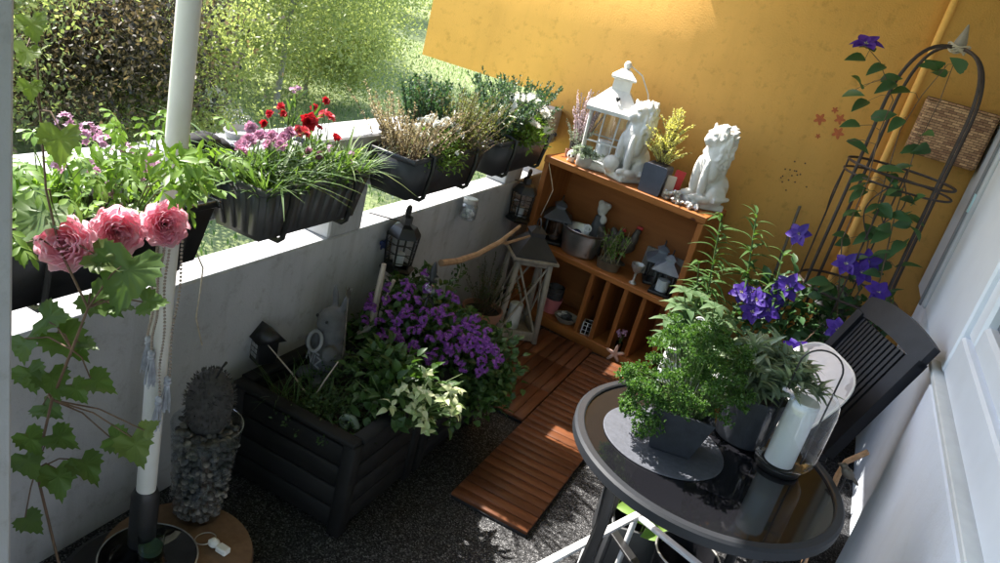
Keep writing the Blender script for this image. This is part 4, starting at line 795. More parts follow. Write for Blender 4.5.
# crate 2: campanula
t = plant('campanula', 'dense mound of purple bellflowers spilling over the second crate', 'plant', (-1.13, 2.32, CZ)); g, gs = MB(), MB()
CM = (((-1.16, 2.30, CZ+.05), (.22, .20, .24)), ((-.98, 2.42, CZ+.02), (.22, .22, .20)), ((-1.22, 2.42, CZ+.08), (.16, .18, .22)), ((-.90, 2.36, CZ-.05), (.14, .22, .16)))
for c, r_ in CM: mound(g, c, r_, 1300, .034, .024, .5, 'ov')
def onmound(x, y, ms, k=1.12):
    best = None; d = ray(x, y)
    for c, r_ in ms:
        o = (EYE-A(*c))/(A(*r_)*k); e = d/(A(*r_)*k); a_, b_, c_ = e@e, 2*o@e, o@o-1; D = b_*b_-4*a_*c_
        if D > 0:
            tt = (-b_-math.sqrt(D))/(2*a_)
            if best is None or tt < best: best = tt
    return None if best is None else EYE+best*d
wpart(g, 'foliage', L_CAMP, t)
sp_ = []
for x, y in [(405, 283), (398, 296), (385, 300), (372, 308), (440, 293), (418, 300), (455, 300), (380, 322), (395, 330), (402, 318), (425, 312), (438, 322), (452, 318), (466, 322), (478, 330), (488, 332), (492, 345), (480, 348), (462, 340), (448, 345), (470, 355), (482, 362), (430, 340), (415, 345), (400, 342), (418, 330), (436, 352), (458, 360), (412, 288), (428, 288), (445, 308), (470, 338), (495, 352), (374, 296), (476, 318), (408, 308), (390, 314), (422, 322), (455, 330), (440, 335), (384, 338), (466, 348), (486, 340), (450, 352), (500, 358), (478, 372), (428, 356)]:
    for dx, dy in ((0, 0), (rng.normal()*11, rng.normal()*9)):
        q = onmound(x+dx, y+dy, CM)
        if q is not None: sp_.append((q, nrm(TOCAM(q)*.7+A(.2, 0, .6)+.3*rng.normal(size=3))))
heads(t, 'flower_head', 'cluster', .020, P_PURP, sp_)
q = A(-1.36, 2.16, CZ); e = [pY(x, y, 2.2) for x, y in ((372, 325), (377, 297), (384, 264))]
g = MB(); g.tube([A(0, 0, 0)]+[p-q for p in e], [.012, .014, .013, .009], 8); solo(g, 'driftwood_post', 'pale upright piece of driftwood under the hanging black lantern', 'driftwood', BLEACH, tuple(q))
e = [pY(x, y, 2.24) for x, y in ((381, 312), (394, 280))]; g = MB(); g.tube([e[0]-e[0]-A(0, 0, .05), A(0, 0, 0), e[1]-e[0]], .007, 8); solo(g, 'slanting_stick', 'thin slanting stick beside the pale driftwood', 'driftwood', BLEACH, tuple(e[0]))
# finial stake with a glass ball
q = pY(429, 292, 2.27); t = thing('finial_stake', 'black fleur de lis garden stake with a glass ball, among the purple flowers', 'garden stake', (q[0], q[1], CZ)); zb = hz(q, 290)-CZ
g = MB(); g.cyl((0, 0, 0), (0, 0, zb-.018), .004)
for k in range(5): a = k*2*PI/5; g.tube([(0, 0, zb-.03), (.03*math.cos(a), .03*math.sin(a), zb-.05), (.045*math.cos(a), .045*math.sin(a), zb-.09)], .003, 6)
part(g, 'stake', BLKMET, t); g = MB(); g.ell((0, 0, zb), .024, nu=20, nv=14); part(g, 'glass_ball', GLASS, t, 180)
g = MB(); o = [(0, 0), (.006, .012), (.022, .018), (.008, .024), (.010, .034), (.024, .040), (.012, .046), (.013, .055), (.004, .085), (0, .092)]; o = o+[(-x, z) for x, z in o[-2:0:-1]]; g.prism(o, -.004, .004, np.array([[1, 0, 0], [0, 0, -1], [0, 1, 0]])); v_ = g.v[0]; v_ += A(0, 0, zb+.02); part(g, 'finial', BLKMET, t, 0)

# ------------------------------------------------------------------ hanging lanterns and jar on the parapet
def hang_lantern(cx, ytop, ybot, X, label, rz=0):
    qt, qb = pX(cx[0], ytop, X), pX(cx[1], ybot, X); h = qt[2]-qb[2]; k = h/.27
    t = thing('hanging_lantern', label, 'lantern', (X, (qt[1]+qb[1])/2, qb[2]), rz, 'black iron lanterns hung on the parapet'); s_ = k; H6 = lambda r, z: [(r*s_, z*s_)]
    g = MB(); g.lathe([(0, 0), (.058*s_, 0), (.062*s_, .012*s_), (.050*s_, .022*s_), (.046*s_, .024*s_)], n=6, ph=.5); part(g, 'base', BLKMET, t, 20)
    g = MB(); g.lathe([(.060*s_, .155*s_), (.058*s_, .165*s_), (.040*s_, .195*s_), (.020*s_, .205*s_), (.020*s_, .235*s_), (.0, .25*s_)], n=6, ph=.5); part(g, 'roof', BLKMET, t, 20)
    g = MB(); a6 = np.arange(6)*PI/3+.5
    for a in a6: g.tube([(.046*s_*math.cos(a), .046*s_*math.sin(a), .02*s_), (.056*s_*math.cos(a), .056*s_*math.sin(a), .158*s_)], .0035*s_, 5)
    for z, r_ in ((.045, .0478), (.085, .0506), (.125, .0535)):
        g.tube([(r_*s_*math.cos(a), r_*s_*math.sin(a), z*s_) for a in a6], .0022*s_, 5, True)
    part(g, 'frame', BLKMET, t); g = MB(); g.lathe([(.043*s_, .024*s_), (.052*s_, .157*s_)], n=6, ph=.5); part(g, 'pane', GLASS, t, 20)
    g = MB(); g.lathe([(0, .024*s_), (.018*s_, .024*s_), (.018*s_, .075*s_), (0, .078*s_)], n=14); part(g, 'candle', CANDLE, t)
    g = MB(); g.tube([(0, .022*s_*math.cos(a), .257*s_+.022*s_*math.sin(a)) for a in np.arange(20)*2*PI/20], .006*s_, 6, True); part(g, 'ring', BLKMET, t)
    g = MB(); z1 = .715-qb[2]; g.tube([(0, 0, .276*s_), (0, 0, z1-.004), (-.02, 0, z1+.004), (XP-X-.06, 0, z1+.003)], .003, 6); part(g, 'hook', BLKMET, t); return t
hang_lantern((411, 395), 208, 270, -1.385, 'black iron lantern hung on the parapet above the purple flowers', .3).scale = (1.22, 1.22, 1)
hang_lantern((529, 519), 172, 219, -1.385, 'black iron lantern hung in the corner beside the shelf', .2).scale = (1.2, 1.2, 1)
q = pX(391, 246, -1.40); t = thing('bow_clip', 'small dark bow shaped clip beside the first hanging lantern', 'ornament', (-1.435, q[1], q[2])); g = MB()
for s_ in (-1, 1): g.ell((0, s_*.014, .003), (.006, .014, .011), rot('X', s_*.5)); g.ell((0, s_*.008, -.014), (.005, .006, .014), rot('X', s_*.3))
part(g, 'bow', NAVY, t); g = MB(); g.ell((.002, 0, 0), .006); part(g, 'knot', NAVY, t)
q = pX(467, 209, -1.41); t = thing('hanging_jar', 'small clear glass jar with a metal lid hung on the parapet wall', 'jar', (-1.40, q[1], q[2]-.045))
g = MB(); g.lathe([(0, 0), (.034, 0), (.040, .008), (.040, .065), (.030, .078), (.030, .082), (.028, .082), (.037, .063), (.037, .010), (0, .006)], n=28); part(g, 'jar', GLASS, t)
g = MB(); g.lathe([(.033, .078), (.034, .079), (.034, .098), (.031, .101), (0, .101)], n=28); part(g, 'lid', SILVER, t)
g = MB(); [g.ell((rng.uniform(-.018, .018), rng.uniform(-.018, .018), .016+.012*(i//3)), (.013, .011, .009), None, 8, 6, .08) for i in range(9)]; part(g, 'shells', STONE, t)
g = MB(); z1 = .715-(q[2]-.045); g.tube([(0, 0, .10), (-.01, 0, z1), (-.035, 0, z1+.004), (-.10, 0, z1+.002)], .0014, 5); part(g, 'wire', SILVER, t)
# branch from the crate corner to the wooden lantern
a = pY(441, 262, 2.62); pts = [pY(x, y, Y) for x, y, Y in ((441, 263, 2.60), (458, 261, 2.72), (478, 254, 2.86), (500, 242, 3.02), (520, 226, 3.16))]
g = MB(); g.tube([p-a for p in pts], [.015, .014, .012, .011, .007], 8); e = pY(512, 243, 3.1); g.tube([pts[3]-a, pY(507, 243, 3.08)-a, pY(530, 236, 3.2)-a], [.009, .007, .005], 6); t = solo(g, 'dry_branch', 'brown dry branch reaching from the flowers to the wooden lantern roof', 'branch', DRIFT, tuple(a))
g, gs = MB(), MB(); q = pY(462, 262, 2.75); t = plant('hanging_sprig', 'small green sprig dangling from the dry branch', 'plant', q); gs.tube([q, q+A(.005, 0, -.05), q+A(0, .01, -.10)], .0015, 4); n = 60; P = q+A(0, 0, -1)*rng.uniform(0, .12, n)[:, None]+rng.normal(size=(n, 3))*A(.022, .022, .01); g.leaves(P, runit(n), runit(n), .018, .010, 2, .2, .1, 'ov'); wpart(g, 'foliage', L_CAMP, t); wpart(gs, 'stem', STEM, t)

# ------------------------------------------------------------------ tall wooden lantern on the deck
lq = pz(515, 326, .026); lc = A(-1.165, 3.41); t = thing('wooden_lantern', 'tall weathered wooden lantern with a dark metal roof beside the shelf', 'lantern', (lc[0], lc[1], .0255), R(38)); b0, b1, H_ = .105, .082, .43
for sx in (-1, 1):
    for sy in (-1, 1): g = MB(); g.hexa([(sx*b0+dx, sy*b0+dy, 0) for dx, dy in ((-.013, -.013), (.013, -.013), (.013, .013), (-.013, .013))]+[(sx*b1+dx, sy*b1+dy, H_) for dx, dy in ((-.012, -.012), (.012, -.012), (.012, .012), (-.012, .012))]); part(g, 'leg', OLDWOOD, t, 0)
for k in range(4):
    Mz = rot('Z', k*PI/2); P = lambda x, y, z: Mz@A(x, y, z)
    g = MB(); g.box(P(0, -b0+.001, .035), (.185, .016, .05), .002, Mz); part(g, 'rail', OLDWOOD, t, 0); g = MB(); g.box(P(0, -b1-.001, H_-.012), (.142, .016, .026), .002, Mz); part(g, 'rail', OLDWOOD, t, 0)
    g = MB()
    for s_ in (-1, 1): g.tube([P(s_*b0*.85, -b0-.004, .06), P(-s_*b1*.85, -b1-.006-.001*s_, H_-.03)], .006, 6)
    part(g, 'cross_bar', OLDWOOD, t)
g = MB(); g.box((0, 0, .02), (.19, .19, .014), .002); part(g, 'floor_board', OLDWOOD, t, 0); g = MB(); g.box((0, 0, H_+.009), (.235, .235, .016), .003); part(g, 'roof_board', OLDWOOD, t, 0)
g = MB(); g.lathe([(.150, H_+.018), (.150, H_+.024), (.055, H_+.105), (.050, H_+.108), (.050, H_+.13), (.060, H_+.132), (.02, H_+.155), (0, H_+.157)], n=4, ph=PI/4); part(g, 'roof', M('dark_tin', (.03, .03, .034), .5, .3, 14, metal=.3), t, 20)
g = MB(); g.tube([(.0, .03*math.cos(a), H_+.165+.03*math.sin(a)) for a in np.linspace(-.4, PI+.4, 18)], .004, 6); part(g, 'handle', BLKMET, t)
g = MB(); g.lathe([(0, .028), (.035, .028), (.035, .16), (0, .162)], n=20); part(g, 'candle', CANDLE, t)
# brown pot with a wispy herb
q = pz(487, 322, .026); P0 = A(-1.255, 3.19); t = thing('plant_pot', 'round brown clay pot in front of the tall wooden lantern', 'flower pot', (P0[0], P0[1], .0005+.025)); g = MB(); g.lathe([(0, 0), (.072, 0), (.088, .125), (.098, .127), (.102, .165), (.094, .167), (.088, .135), (0, .128)], n=36); part(g, 'pot', TERRA, t)
g = MB(); g.lathe([(0, .148), (.089, .144)], n=24); part(g, 'soil', SOIL, t)
t = plant('wispy_herb', 'thin wispy herb growing in the brown clay pot', 'plant', (P0[0], P0[1], .17)); g, gs = MB(), MB(); sprigs(g, gs, (P0[0], P0[1], .165), 34, .24, .75, .016, .004, 34, .05); wpart(g, 'foliage', L_DARK, t); wpart(gs, 'stem', BROWNST, t)

# ------------------------------------------------------------------ on top of the shelf
Z1 = ST_Z+.0005
def sroot(name, label, cat, x, y, z, rz=0, group=None, v=None, u=None):
    uu, vv = shp(x, y, z); uu = uu if u is None else u; vv = vv if v is None else v
    return thing(name, label, cat, onshelf(uu, vv, z+.0005), sa+rz, group)
# white lantern
t = sroot('white_lantern', 'large whitewashed metal lantern with glass sides on top of the shelf', 'lantern', 603, 160, ST_Z, R(24), u=.225, v=.16); t.scale = (1.38, 1.38, 1.58)
b0, b1, H_ = .072, .080, .185
g = MB(); g.box((0, 0, .012), (.165, .165, .024), .004); part(g, 'base', WHITEMET, t, 0)
g = MB()
for sx in (-1, 1):
    for sy in (-1, 1): g.tube([(sx*b0, sy*b0, .02), (sx*b1, sy*b1, H_)], .006, 6)
for k in range(4):
    Mz = rot('Z', k*PI/2)
    for x in (-.5, .5): g.tube([Mz@A(x*b0*.7, -b0-.002, .02), Mz@A(x*b1*.7, -b1-.002, H_)], .0028, 5)
    g.tube([Mz@A(-b0, -b0*1.05, .09), Mz@A(b0, -b0*1.05, .09)], .0028, 5)
part(g, 'frame', WHITEMET, t)
g = MB(); g.lathe([(b0*1.36, .024), (b1*1.36, H_-.002)], n=4, ph=PI/4); part(g, 'pane', GLASS, t, 0)
r2 = 1.414
g = MB(); g.lathe([(.100*r2, H_), (.101*r2, H_+.012), (.086*r2, H_+.022), (.038*r2, H_+.07), (.034*r2, H_+.073), (.033*r2, H_+.105), (.045*r2, H_+.108), (.046*r2, H_+.113), (.016*r2, H_+.137), (0, H_+.139)], n=4, ph=PI/4); part(g, 'roof', WHITEMET, t, 20)
g = MB(); g.ell((0, 0, H_+.15), .014, nu=10, nv=8); g.tube([(.105, .02, H_+.005), (.118, .02, H_+.03), (.10, .02, H_+.08), (.06, .02, H_+.13), (0, .01, H_+.155)], .0025, 6); part(g, 'handle', WHITEMET, t)
for k in range(2):
    g = MB(); Mz = rot('Z', k*PI/2); g.prism([(-.009, .006), (0, -.006), (.009, .006), (.005, .012), (0, .008), (-.005, .012)], 0, .004, Mz@np.array([[1, 0, 0], [0, 0, -1], [0, 1, 0]]), Mz@A(0, -.070, H_+.045)); part(g, 'heart_hole', BLKMET, t, 0)
g = MB(); g.lathe([(0, .025), (.028, .025), (.028, .09), (0, .092)], n=20); part(g, 'candle', CANDLE, t)
# heather in a dark pot at the left end
t = sroot('heather_pot', 'small black pot with terracotta saucer at the left end of the shelf top', 'flower pot', 563, 140, ST_Z, 0, u=.062, v=.20)
g = MB(); g.lathe([(0, 0), (.036, 0), (.046, .075), (.042, .075), (.036, .06), (0, .06)], n=24); part(g, 'pot', ANTH, t)
hp = A(*t.location); t = plant('pale_heather', 'tall whitish pink heather spikes in the small black pot by the white lantern', 'plant', tuple(hp+A(0, 0, .06))); g, gs = MB(), MB(); sprigs(g, gs, hp+A(0, 0, .06), 34, .27, .42, .012, .007, 110, .03); wpart(g, 'blossom', L_PLILAC, t); wpart(gs, 'stem', BROWNST, t)
g, gs = MB(), MB(); t = plant('silver_cushion_bush', 'pale grey cushion bush filling the gap between heather and flower box', 'plant', tuple(hp+A(-.02, -.05, .07))); sprigs(g, gs, hp+A(-.01, -.015, .06), 34, .11, .8, .012, .004, 40, .03); wpart(g, 'foliage', L_SILV, t)
q = hp+A(-.012, -.066, 0); g = MB(); g.lathe([(0, 0), (.020, 0), (.026, .040), (.023, .040), (.018, .03), (0, .03)], n=20); solo(g, 'tiny_terracotta_pot', 'tiny terracotta pot in front of the pale heather', 'flower pot', TERRA, tuple(q))
# small white ornament and succulents
t = sroot('white_skull_ornament', 'small white face shaped ornament at the front left of the shelf top', 'ornament', 575, 163, ST_Z, R(20), u=.115, v=.055)
g = MB(); g.ell((0, 0, .034), (.026, .028, .028)); g.ell((0, -.008, .014), (.018, .018, .014)); g.ell((0, 0, .004), (.022, .022, .006)); g.ell((0, -.029, .026), (.006, .006, .008)); me = fuse(g, .004, 2); me.materials.append(STONE); link('head', me, None, t, 180)
g = MB(); [g.ell((s_*.010, -.026, .035), (.006, .004, .006), None, 10, 6) for s_ in (-1, 1)]; part(g, 'eye_socket', BLKMET, t)
t = sroot('grey_cup_pot', 'pale grey cup shaped pot with silvery succulents on the shelf top', 'flower pot', 592, 172, ST_Z, 0, u=.195, v=.05)
g = MB(); g.lathe([(0, 0), (.034, 0), (.044, .02), (.045, .055), (.041, .055), (.040, .04), (0, .04)], n=28); part(g, 'pot', PALEPOT, t); sp0 = A(*t.location)
t = plant('silver_succulent', 'silvery trailing succulent in the pale grey cup', 'plant', tuple(sp0+A(0, 0, .05))); g = MB(); gs = MB()
for k in range(44):
    a = rng.uniform(0, 2*PI); rr = rng.uniform(.02, .085); c = sp0+A(math.cos(a)*rr, math.sin(a)*rr*.7, .065+rng.uniform(-.025, .045)*(1.2-rr*8)); n = 8; aa = np.arange(n)*2*PI/n; fr = frame(soft(math.cos(a)*.5, math.sin(a)*.5, 1)); D = np.stack([np.cos(aa), np.sin(aa), rng.uniform(.3, 1.1, n)], 1)@fr.T; g.leaves(np.repeat(c[None], n, 0), nrm(D), fr[:, 2], .022, .009, 2, -.3, .2, 'ob'); gs.tube([sp0+A(0, 0, .045), (sp0+c)/2+A(0, 0, .05), c], .0014, 4, cap=False)
wpart(g, 'foliage', L_SILV, t); wpart(gs, 'stem', STEM, t)
# stone lions
def lion(label, u, v, rz, k, ball):
    t = thing('lion_statue', label, 'statue', onshelf(u, v, Z1), sa+rz, 'white stone lions on the shelf top'); g = MB()
    E_ = lambda c, r, M_=None: g.ell(A(*c)*k, A(*r)*k, M_, 18, 12, .015)
    g.box(A(0, .0, .012)*k, A(.105, .15, .024)*k, .004)
    E_((0, .03, .075), (.052, .062, .060)); E_((0, .01, .13), (.046, .046, .075), rot('X', -.22)); E_((0, -.018, .17), (.044, .040, .060))      # haunch, back, chest
    for s_ in (-1, 1):
        E_((s_*.046, .02, .055), (.024, .045, .040)); E_((s_*.048, -.03, .034), (.017, .034, .015))                                            # thigh, hind paw
        E_((s_*.030, -.045, .10), (.016, .018, .075), rot('X', .06)); E_((s_*.030, -.062, .034), (.019, .028, .014)); E_((s_*.034, -.02, .135), (.020, .026, .040))  # foreleg, paw, shoulder
    E_((0, -.020, .245), (.044, .045, .045)); E_((0, -.058, .236), (.021, .022, .018)); E_((0, -.054, .226), (.018, .020, .012)); E_((0, -.066, .246), (.010, .008, .008))   # head, muzzle, jaw, nose
    for s_ in (-1, 1): E_((s_*.017, -.055, .262), (.011, .008, .006)); E_((s_*.038, -.018, .276), (.011, .008, .011)); E_((s_*.026, -.048, .243), (.012, .012, .014))         # brow, ear, cheek
    E_((0, .0, .215), (.056, .052, .082)); E_((0, -.012, .16), (.050, .046, .06))
    for i in range(150):                                                                                                                        # locks of the mane
        a = rng.uniform(-PI*.22, PI*1.22); h = rng.uniform(.13, .29); q_ = (h-.215)/.09; rr = .056*math.sqrt(max(.15, 1-q_*q_*.8))
        E_((math.cos(a)*rr, .0+math.sin(a)*rr*.92, h), (.0075, .0075, .017), rot('Y', rng.normal()*.5)@rot('X', rng.normal()*.5))
    g.tube([A(x, y, z)*k for x, y, z in ((.03, .085, .04), (.055, .075, .05), (.066, .04, .045), (.068, .0, .04))], [.008*k, .008*k, .008*k, .012*k], 8)
    if ball: E_((-.030, -.072, .048), (.034, .034, .032))
    me = fuse(g, .0036, 1); me.materials.append(STONE); link('body', me, None, t, 180)
    return t
l1 = lion('white stone lion with its paw on a ball, right of the white lantern', .405, .12, R(-22), 1.12, True); l1.scale = (1.1, 1.1, 1.22)
l2 = lion('white stone lion at the right end of the shelf top', .80, .175, R(-38), 1.12, False); l2.scale = (1.1, 1.1, 1.22)
# square dark pot with golden conifer
t = sroot('square_pot', 'smooth slate grey square pot on the shelf top between the lions', 'flower pot', 664, 195, ST_Z, R(5), u=.575, v=.075); t.scale = (1.12, 1.12, 1.2)
g = MB(); o = []
for cx, cz, a0 in ((.040, .105, 0), (-.040, .105, PI/2)):
    for a in np.linspace(a0, a0+PI/2, 6): o.append((cx+.014*math.cos(a), cz+.014*math.sin(a)))
o += [(-.048, .004), (-.044, 0), (.044, 0), (.048, .004)]; Mx2 = np.array([[1, 0, 0], [0, 0, -1], [0, 1, 0]])
g.prism(o, -.05, .05, Mx2); part(g, 'pot', M('slate_blue_pot', (.060, .068, .095), .5, .15, 20, .1, 60), t, 30); g = MB(); g.box((0, 0, .1195), (.07, .08, .003)); part(g, 'soil', SOIL, t, 0)
cp = A(*t.location)+A(.005, .02, .138); t = plant('golden_conifer', 'pale golden yellow conifer sprig in the slate grey square pot', 'plant', tuple(cp)); g, gs = MB(), MB()
for z0, n_, sp__ in ((0, 34, 1.3), (.06, 28, 1.1), (.12, 22, .8), (.17, 12, .45)): sprigs(g, gs, cp+A(0, 0, z0), n_, .10, sp__, .014, .006, 50, .014)
gs.tube([cp, cp+A(0, 0, .22)], .002, 5); wpart(g, 'foliage', L_YEL, t); wpart(gs, 'stem', BROWNST, t)
t = thing('red_board', 'thin red board standing behind the slate grey square pot', 'board', onshelf(.675, .10, Z1), sa+R(35)); g = MB(); g.box((0, 0, .07), (.05, .006, .14), .001, rot('Y', .1)); part(g, 'board', REDM, t, 0); t.location.z += .0025
t = thing('cream_book', 'cream board leaning against the slate grey square pot', 'board', onshelf(.655, .075, Z1), sa+R(30)); g = MB(); g.box((0, 0, .055), (.045, .012, .11), .001); part(g, 'board', CREAM, t, 0)
t = thing('silver_driftwood', 'silvery gnarled ornament lying at the right front of the shelf top', 'ornament', onshelf(.75, .045, Z1), sa); g = MB()
for i in range(26): g.ell((rng.uniform(-.085, .085), rng.normal()*.012, rng.uniform(.008, .022)), (rng.uniform(.010, .022), rng.uniform(.008, .014), rng.uniform(.007, .014)), rot('Z', rng.uniform(0, 3)), 8, 6, .12)
for i in range(8): g.ell((-.055+rng.normal()*.015, rng.normal()*.008, .03+rng.uniform(0, .02)), (.016, .012, .013), None, 8, 6, .15)
part(g, 'ornament', SILVER, t, 30)
g = MB(); a = A(*onshelf(.02, -.01, ST_Z)); g.tube([pY(x, y, a[1])-a for x, y in ((549, 164), (551, 176), (553, 190), (547, 203), (541, 215))], .0022, 5); g.tube([(0, .03, .002), pY(549, 164, a[1])-a], .0022, 5); solo(g, 'shelf_string', 'pale string hanging down from the left end of the shelf', 'string', ROPE, tuple(a))

# ------------------------------------------------------------------ middle board
Z2 = SM_Z
t = sroot('zinc_tub', 'oval ribbed zinc tub on the middle board of the shelf', 'bucket', 582, 252, Z2, 0, u=.275, v=.115); t.scale = (1.25,)*3
g = MB(); pf = [(0, .002), (.062, 0), (.064, .003)]
for i in range(14): z = .006+.0072*i; r_ = .064+.016*z/.11; pf += [(r_, z), (r_+.0025, z+.0036)]
pf += [(.083, .109), (.086, .112), (.083, .114), (.079, .110), (.062, .02), (0, .02)]; g.lathe(pf, n=40, sx=1.15, sy=.9); part(g, 'tub', ZINC, t, 60)
for s_ in (-1, 1): g = MB(); g.tube([(s_*.097, -.02, .10), (s_*.112, 0, .118), (s_*.097, .02, .10)], .003, 6); part(g, 'handle', OLDWOOD, t); tub = A(*t.location)
for i, (dx, dy, dz, r_, m_, lb) in enumerate(((-.03, .01, .075, .030, NAVY, 'dark blue glass ball in the zinc tub'), (.035, -.01, .075, .028, BLKMET, 'black ball in the zinc tub beside the blue ball'))):
    g = MB(); g.ell((0, 0, 0), r_, nu=20, nv=14); solo(g, 'glass_ball', lb, 'ball', m_, tuple(tub+A(dx, dy, dz)*1.25), smooth=180)
t = thing('white_ring', 'white ring handled cup in the zinc tub', 'ornament', tuple(tub+A(.015, .01, .13))); g = MB(); g.tube([(.018*math.cos(a), 0, .018+.018*math.sin(a)) for a in np.arange(20)*2*PI/20], .005, 8, True); g.lathe([(0, -.025), (.014, -.022), (.016, 0), (0, .002)], n=14); part(g, 'ring', CANDLE, t)
for i, x in enumerate((-.1,)):
    pass
def tin_lantern(label, u, v, z, k, rz=0, roofm=None, candle=True, group='small dark lanterns with tin roofs'):
    t = thing('tin_lantern', label, 'lantern', onshelf(u, v, z+.0005), sa+rz, group); g = MB(); g.box((0, 0, .006*k), (.085*k, .085*k, .012*k), .002); part(g, 'base', BLKMET, t, 0)
    g = MB()
    for sx in (-1, 1):
        for sy in (-1, 1): g.box((sx*.034*k, sy*.034*k, .052*k), (.007*k, .007*k, .082*k), .001)
    g.box((0, 0, .090*k), (.076*k, .076*k, .008*k), .001); part(g, 'frame', BLKMET, t, 0)
    g = MB(); g.lathe([(.075*k, .095*k), (.075*k, .099*k), (.026*k, .128*k), (.024*k, .130*k), (.024*k, .14*k), (.033*k, .142*k), (0, .162*k)], n=4, ph=PI/4); part(g, 'roof', roofm or ROOFMET, t, 20)
    g = MB(); g.lathe([(.044*k, .012*k), (.044*k, .086*k)], n=4, ph=PI/4); part(g, 'pane', GLASS, t, 0)
    if candle: g = MB(); g.lathe([(0, .012*k), (.024*k, .012*k), (.024*k, .055*k), (0, .057*k)], n=16); part(g, 'candle', CANDLE, t)
    g = MB(); g.tube([(0, .011*k*math.cos(a), .168*k+.011*k*math.sin(a)) for a in np.arange(14)*2*PI/14], .002*k, 5, True); part(g, 'ring', BLKMET, t); return t
tin_lantern('dark tin lantern with a bluish roof and ring, left end of the middle board', .105, .12, Z2, 1.5, R(30), M('tin_dark_blue', (.12, .13, .15), .45, .2, 15, metal=.5), False)
tin_lantern('tin lantern with bluish pyramid roof at the right front of the middle board', .785, .085, Z2, 1.32, R(12)); tin_lantern('tin lantern half hidden behind the right front one', .70, .185, Z2, 1.32, R(25), None, False)
# white headed figurine, dark figures, herb, cup, plank
t = thing('angel_figurine', 'dark robed figurine with a white head at the back of the middle board', 'figurine', onshelf(.30, .225, Z2+.0005), sa); t.scale = (1.4, 1.4, 1.6); g = MB(); g.lathe([(0, 0), (.038, 0), (.034, .05), (.026, .10), (.020, .13), (0, .14)], n=20); part(g, 'robe', GREYSTONE, t)
g = MB(); g.ell((0, -.002, .158), (.022, .022, .026)); g.ell((0, -.022, .152), (.008, .006, .006)); g.ell((-.014, .004, .172), (.014, .014, .012)); g.ell((.014, .004, .17), (.014, .014, .012)); g.ell((.02, -.015, .125), (.014, .012, .016)); me = fuse(g, .004, 2); me.materials.append(STONE); link('head', me, None, t, 180)
for i, (u, v, lb, hh) in enumerate(((.40, .20, 'dark rooster shaped figurine with a red comb, right of the white headed figurine', .13), (.47, .235, 'dark rooster shaped figurine against the back panel, behind the herb', .15))):
    t = thing('rooster_figurine', lb, 'figurine', onshelf(u, v, Z2+.0005), sa+R(20*i)); t.scale = (1.35,)*3; g = MB(); g.lathe([(0, 0), (.03, 0), (.03, .006), (.006, .012), (.006, .05)], n=16); g.ell((0, 0, hh*.55), (.045, .024, .036)); g.ell((.032, 0, hh*.8), (.016, .014, .034)); g.ell((.036, 0, hh), (.014, .012, .013)); g.ell((-.045, 0, hh*.72), (.018, .010, .036), rot('Y', -.5)); me = fuse(g, .004, 2); me.materials.append(BRONZE); link('body', me, None, t, 180)
    g = MB(); [g.ell((.032+.007*j, 0, hh+.014), (.006, .004, .009), None, 8, 6) for j in range(3)]; part(g, 'comb', REDM, t)
hb = A(*onshelf(.475, .085, Z2+.0005)); t = thing('herb_pot', 'low brown pot on the middle board holding green herbs', 'flower pot', tuple(hb)); g = MB(); g.lathe([(0, 0), (.035, 0), (.042, .045), (.038, .045), (.034, .035), (0, .035)], n=24, sx=1.6); part(g, 'pot', M('brown_glass', (.12, .09, .06), .3, .3), t)
t = plant('shelf_herb', 'leggy green herb in front of the back panel on the middle board', 'plant', tuple(hb+A(0, 0, .035))); g, gs = MB(), MB()
for i in range(26):
    b_ = hb+A(rng.uniform(-.05, .05), rng.normal()*.012, .035); e = b_+A(rng.normal()*.035, rng.normal()*.02, rng.uniform(.07, .23)); gs.tube([b_, (b_+e)/2, e], .0013, 4, cap=False); n = 9; P = b_+(e-b_)*rng.uniform(.4, 1, n)[:, None]; g.leaves(P, nrm(runit(n)+A(0, 0, .3)), A(0, 0, 1), .028, .010, 3, .4, .15, 'ov')
wpart(g, 'foliage', L_GER, t); wpart(gs, 'stem', L_DRY, t)
t = thing('pewter_cup', 'small pewter goblet near the front edge of the middle board', 'goblet', onshelf(.645, .05, Z2+.0005), sa); t.scale = (1.25,)*3; g = MB(); g.lathe([(0, 0), (.016, 0), (.014, .006), (.005, .012), (.005, .045), (.014, .052), (.026, .070), (.028, .085), (.026, .085), (.020, .07), (0, .06)], n=24); part(g, 'cup', SILVER, t)
t = thing('brown_plank', 'worn brown plank leaning on the back panel of the middle board', 'board', onshelf(.70, .255, Z2+.0005), sa); g = MB(); g.box((0, 0, .075), (.22, .018, .15), .002, rot('X', -.12)); part(g, 'plank', OLDWOOD, t, 0); t.location.z += .002
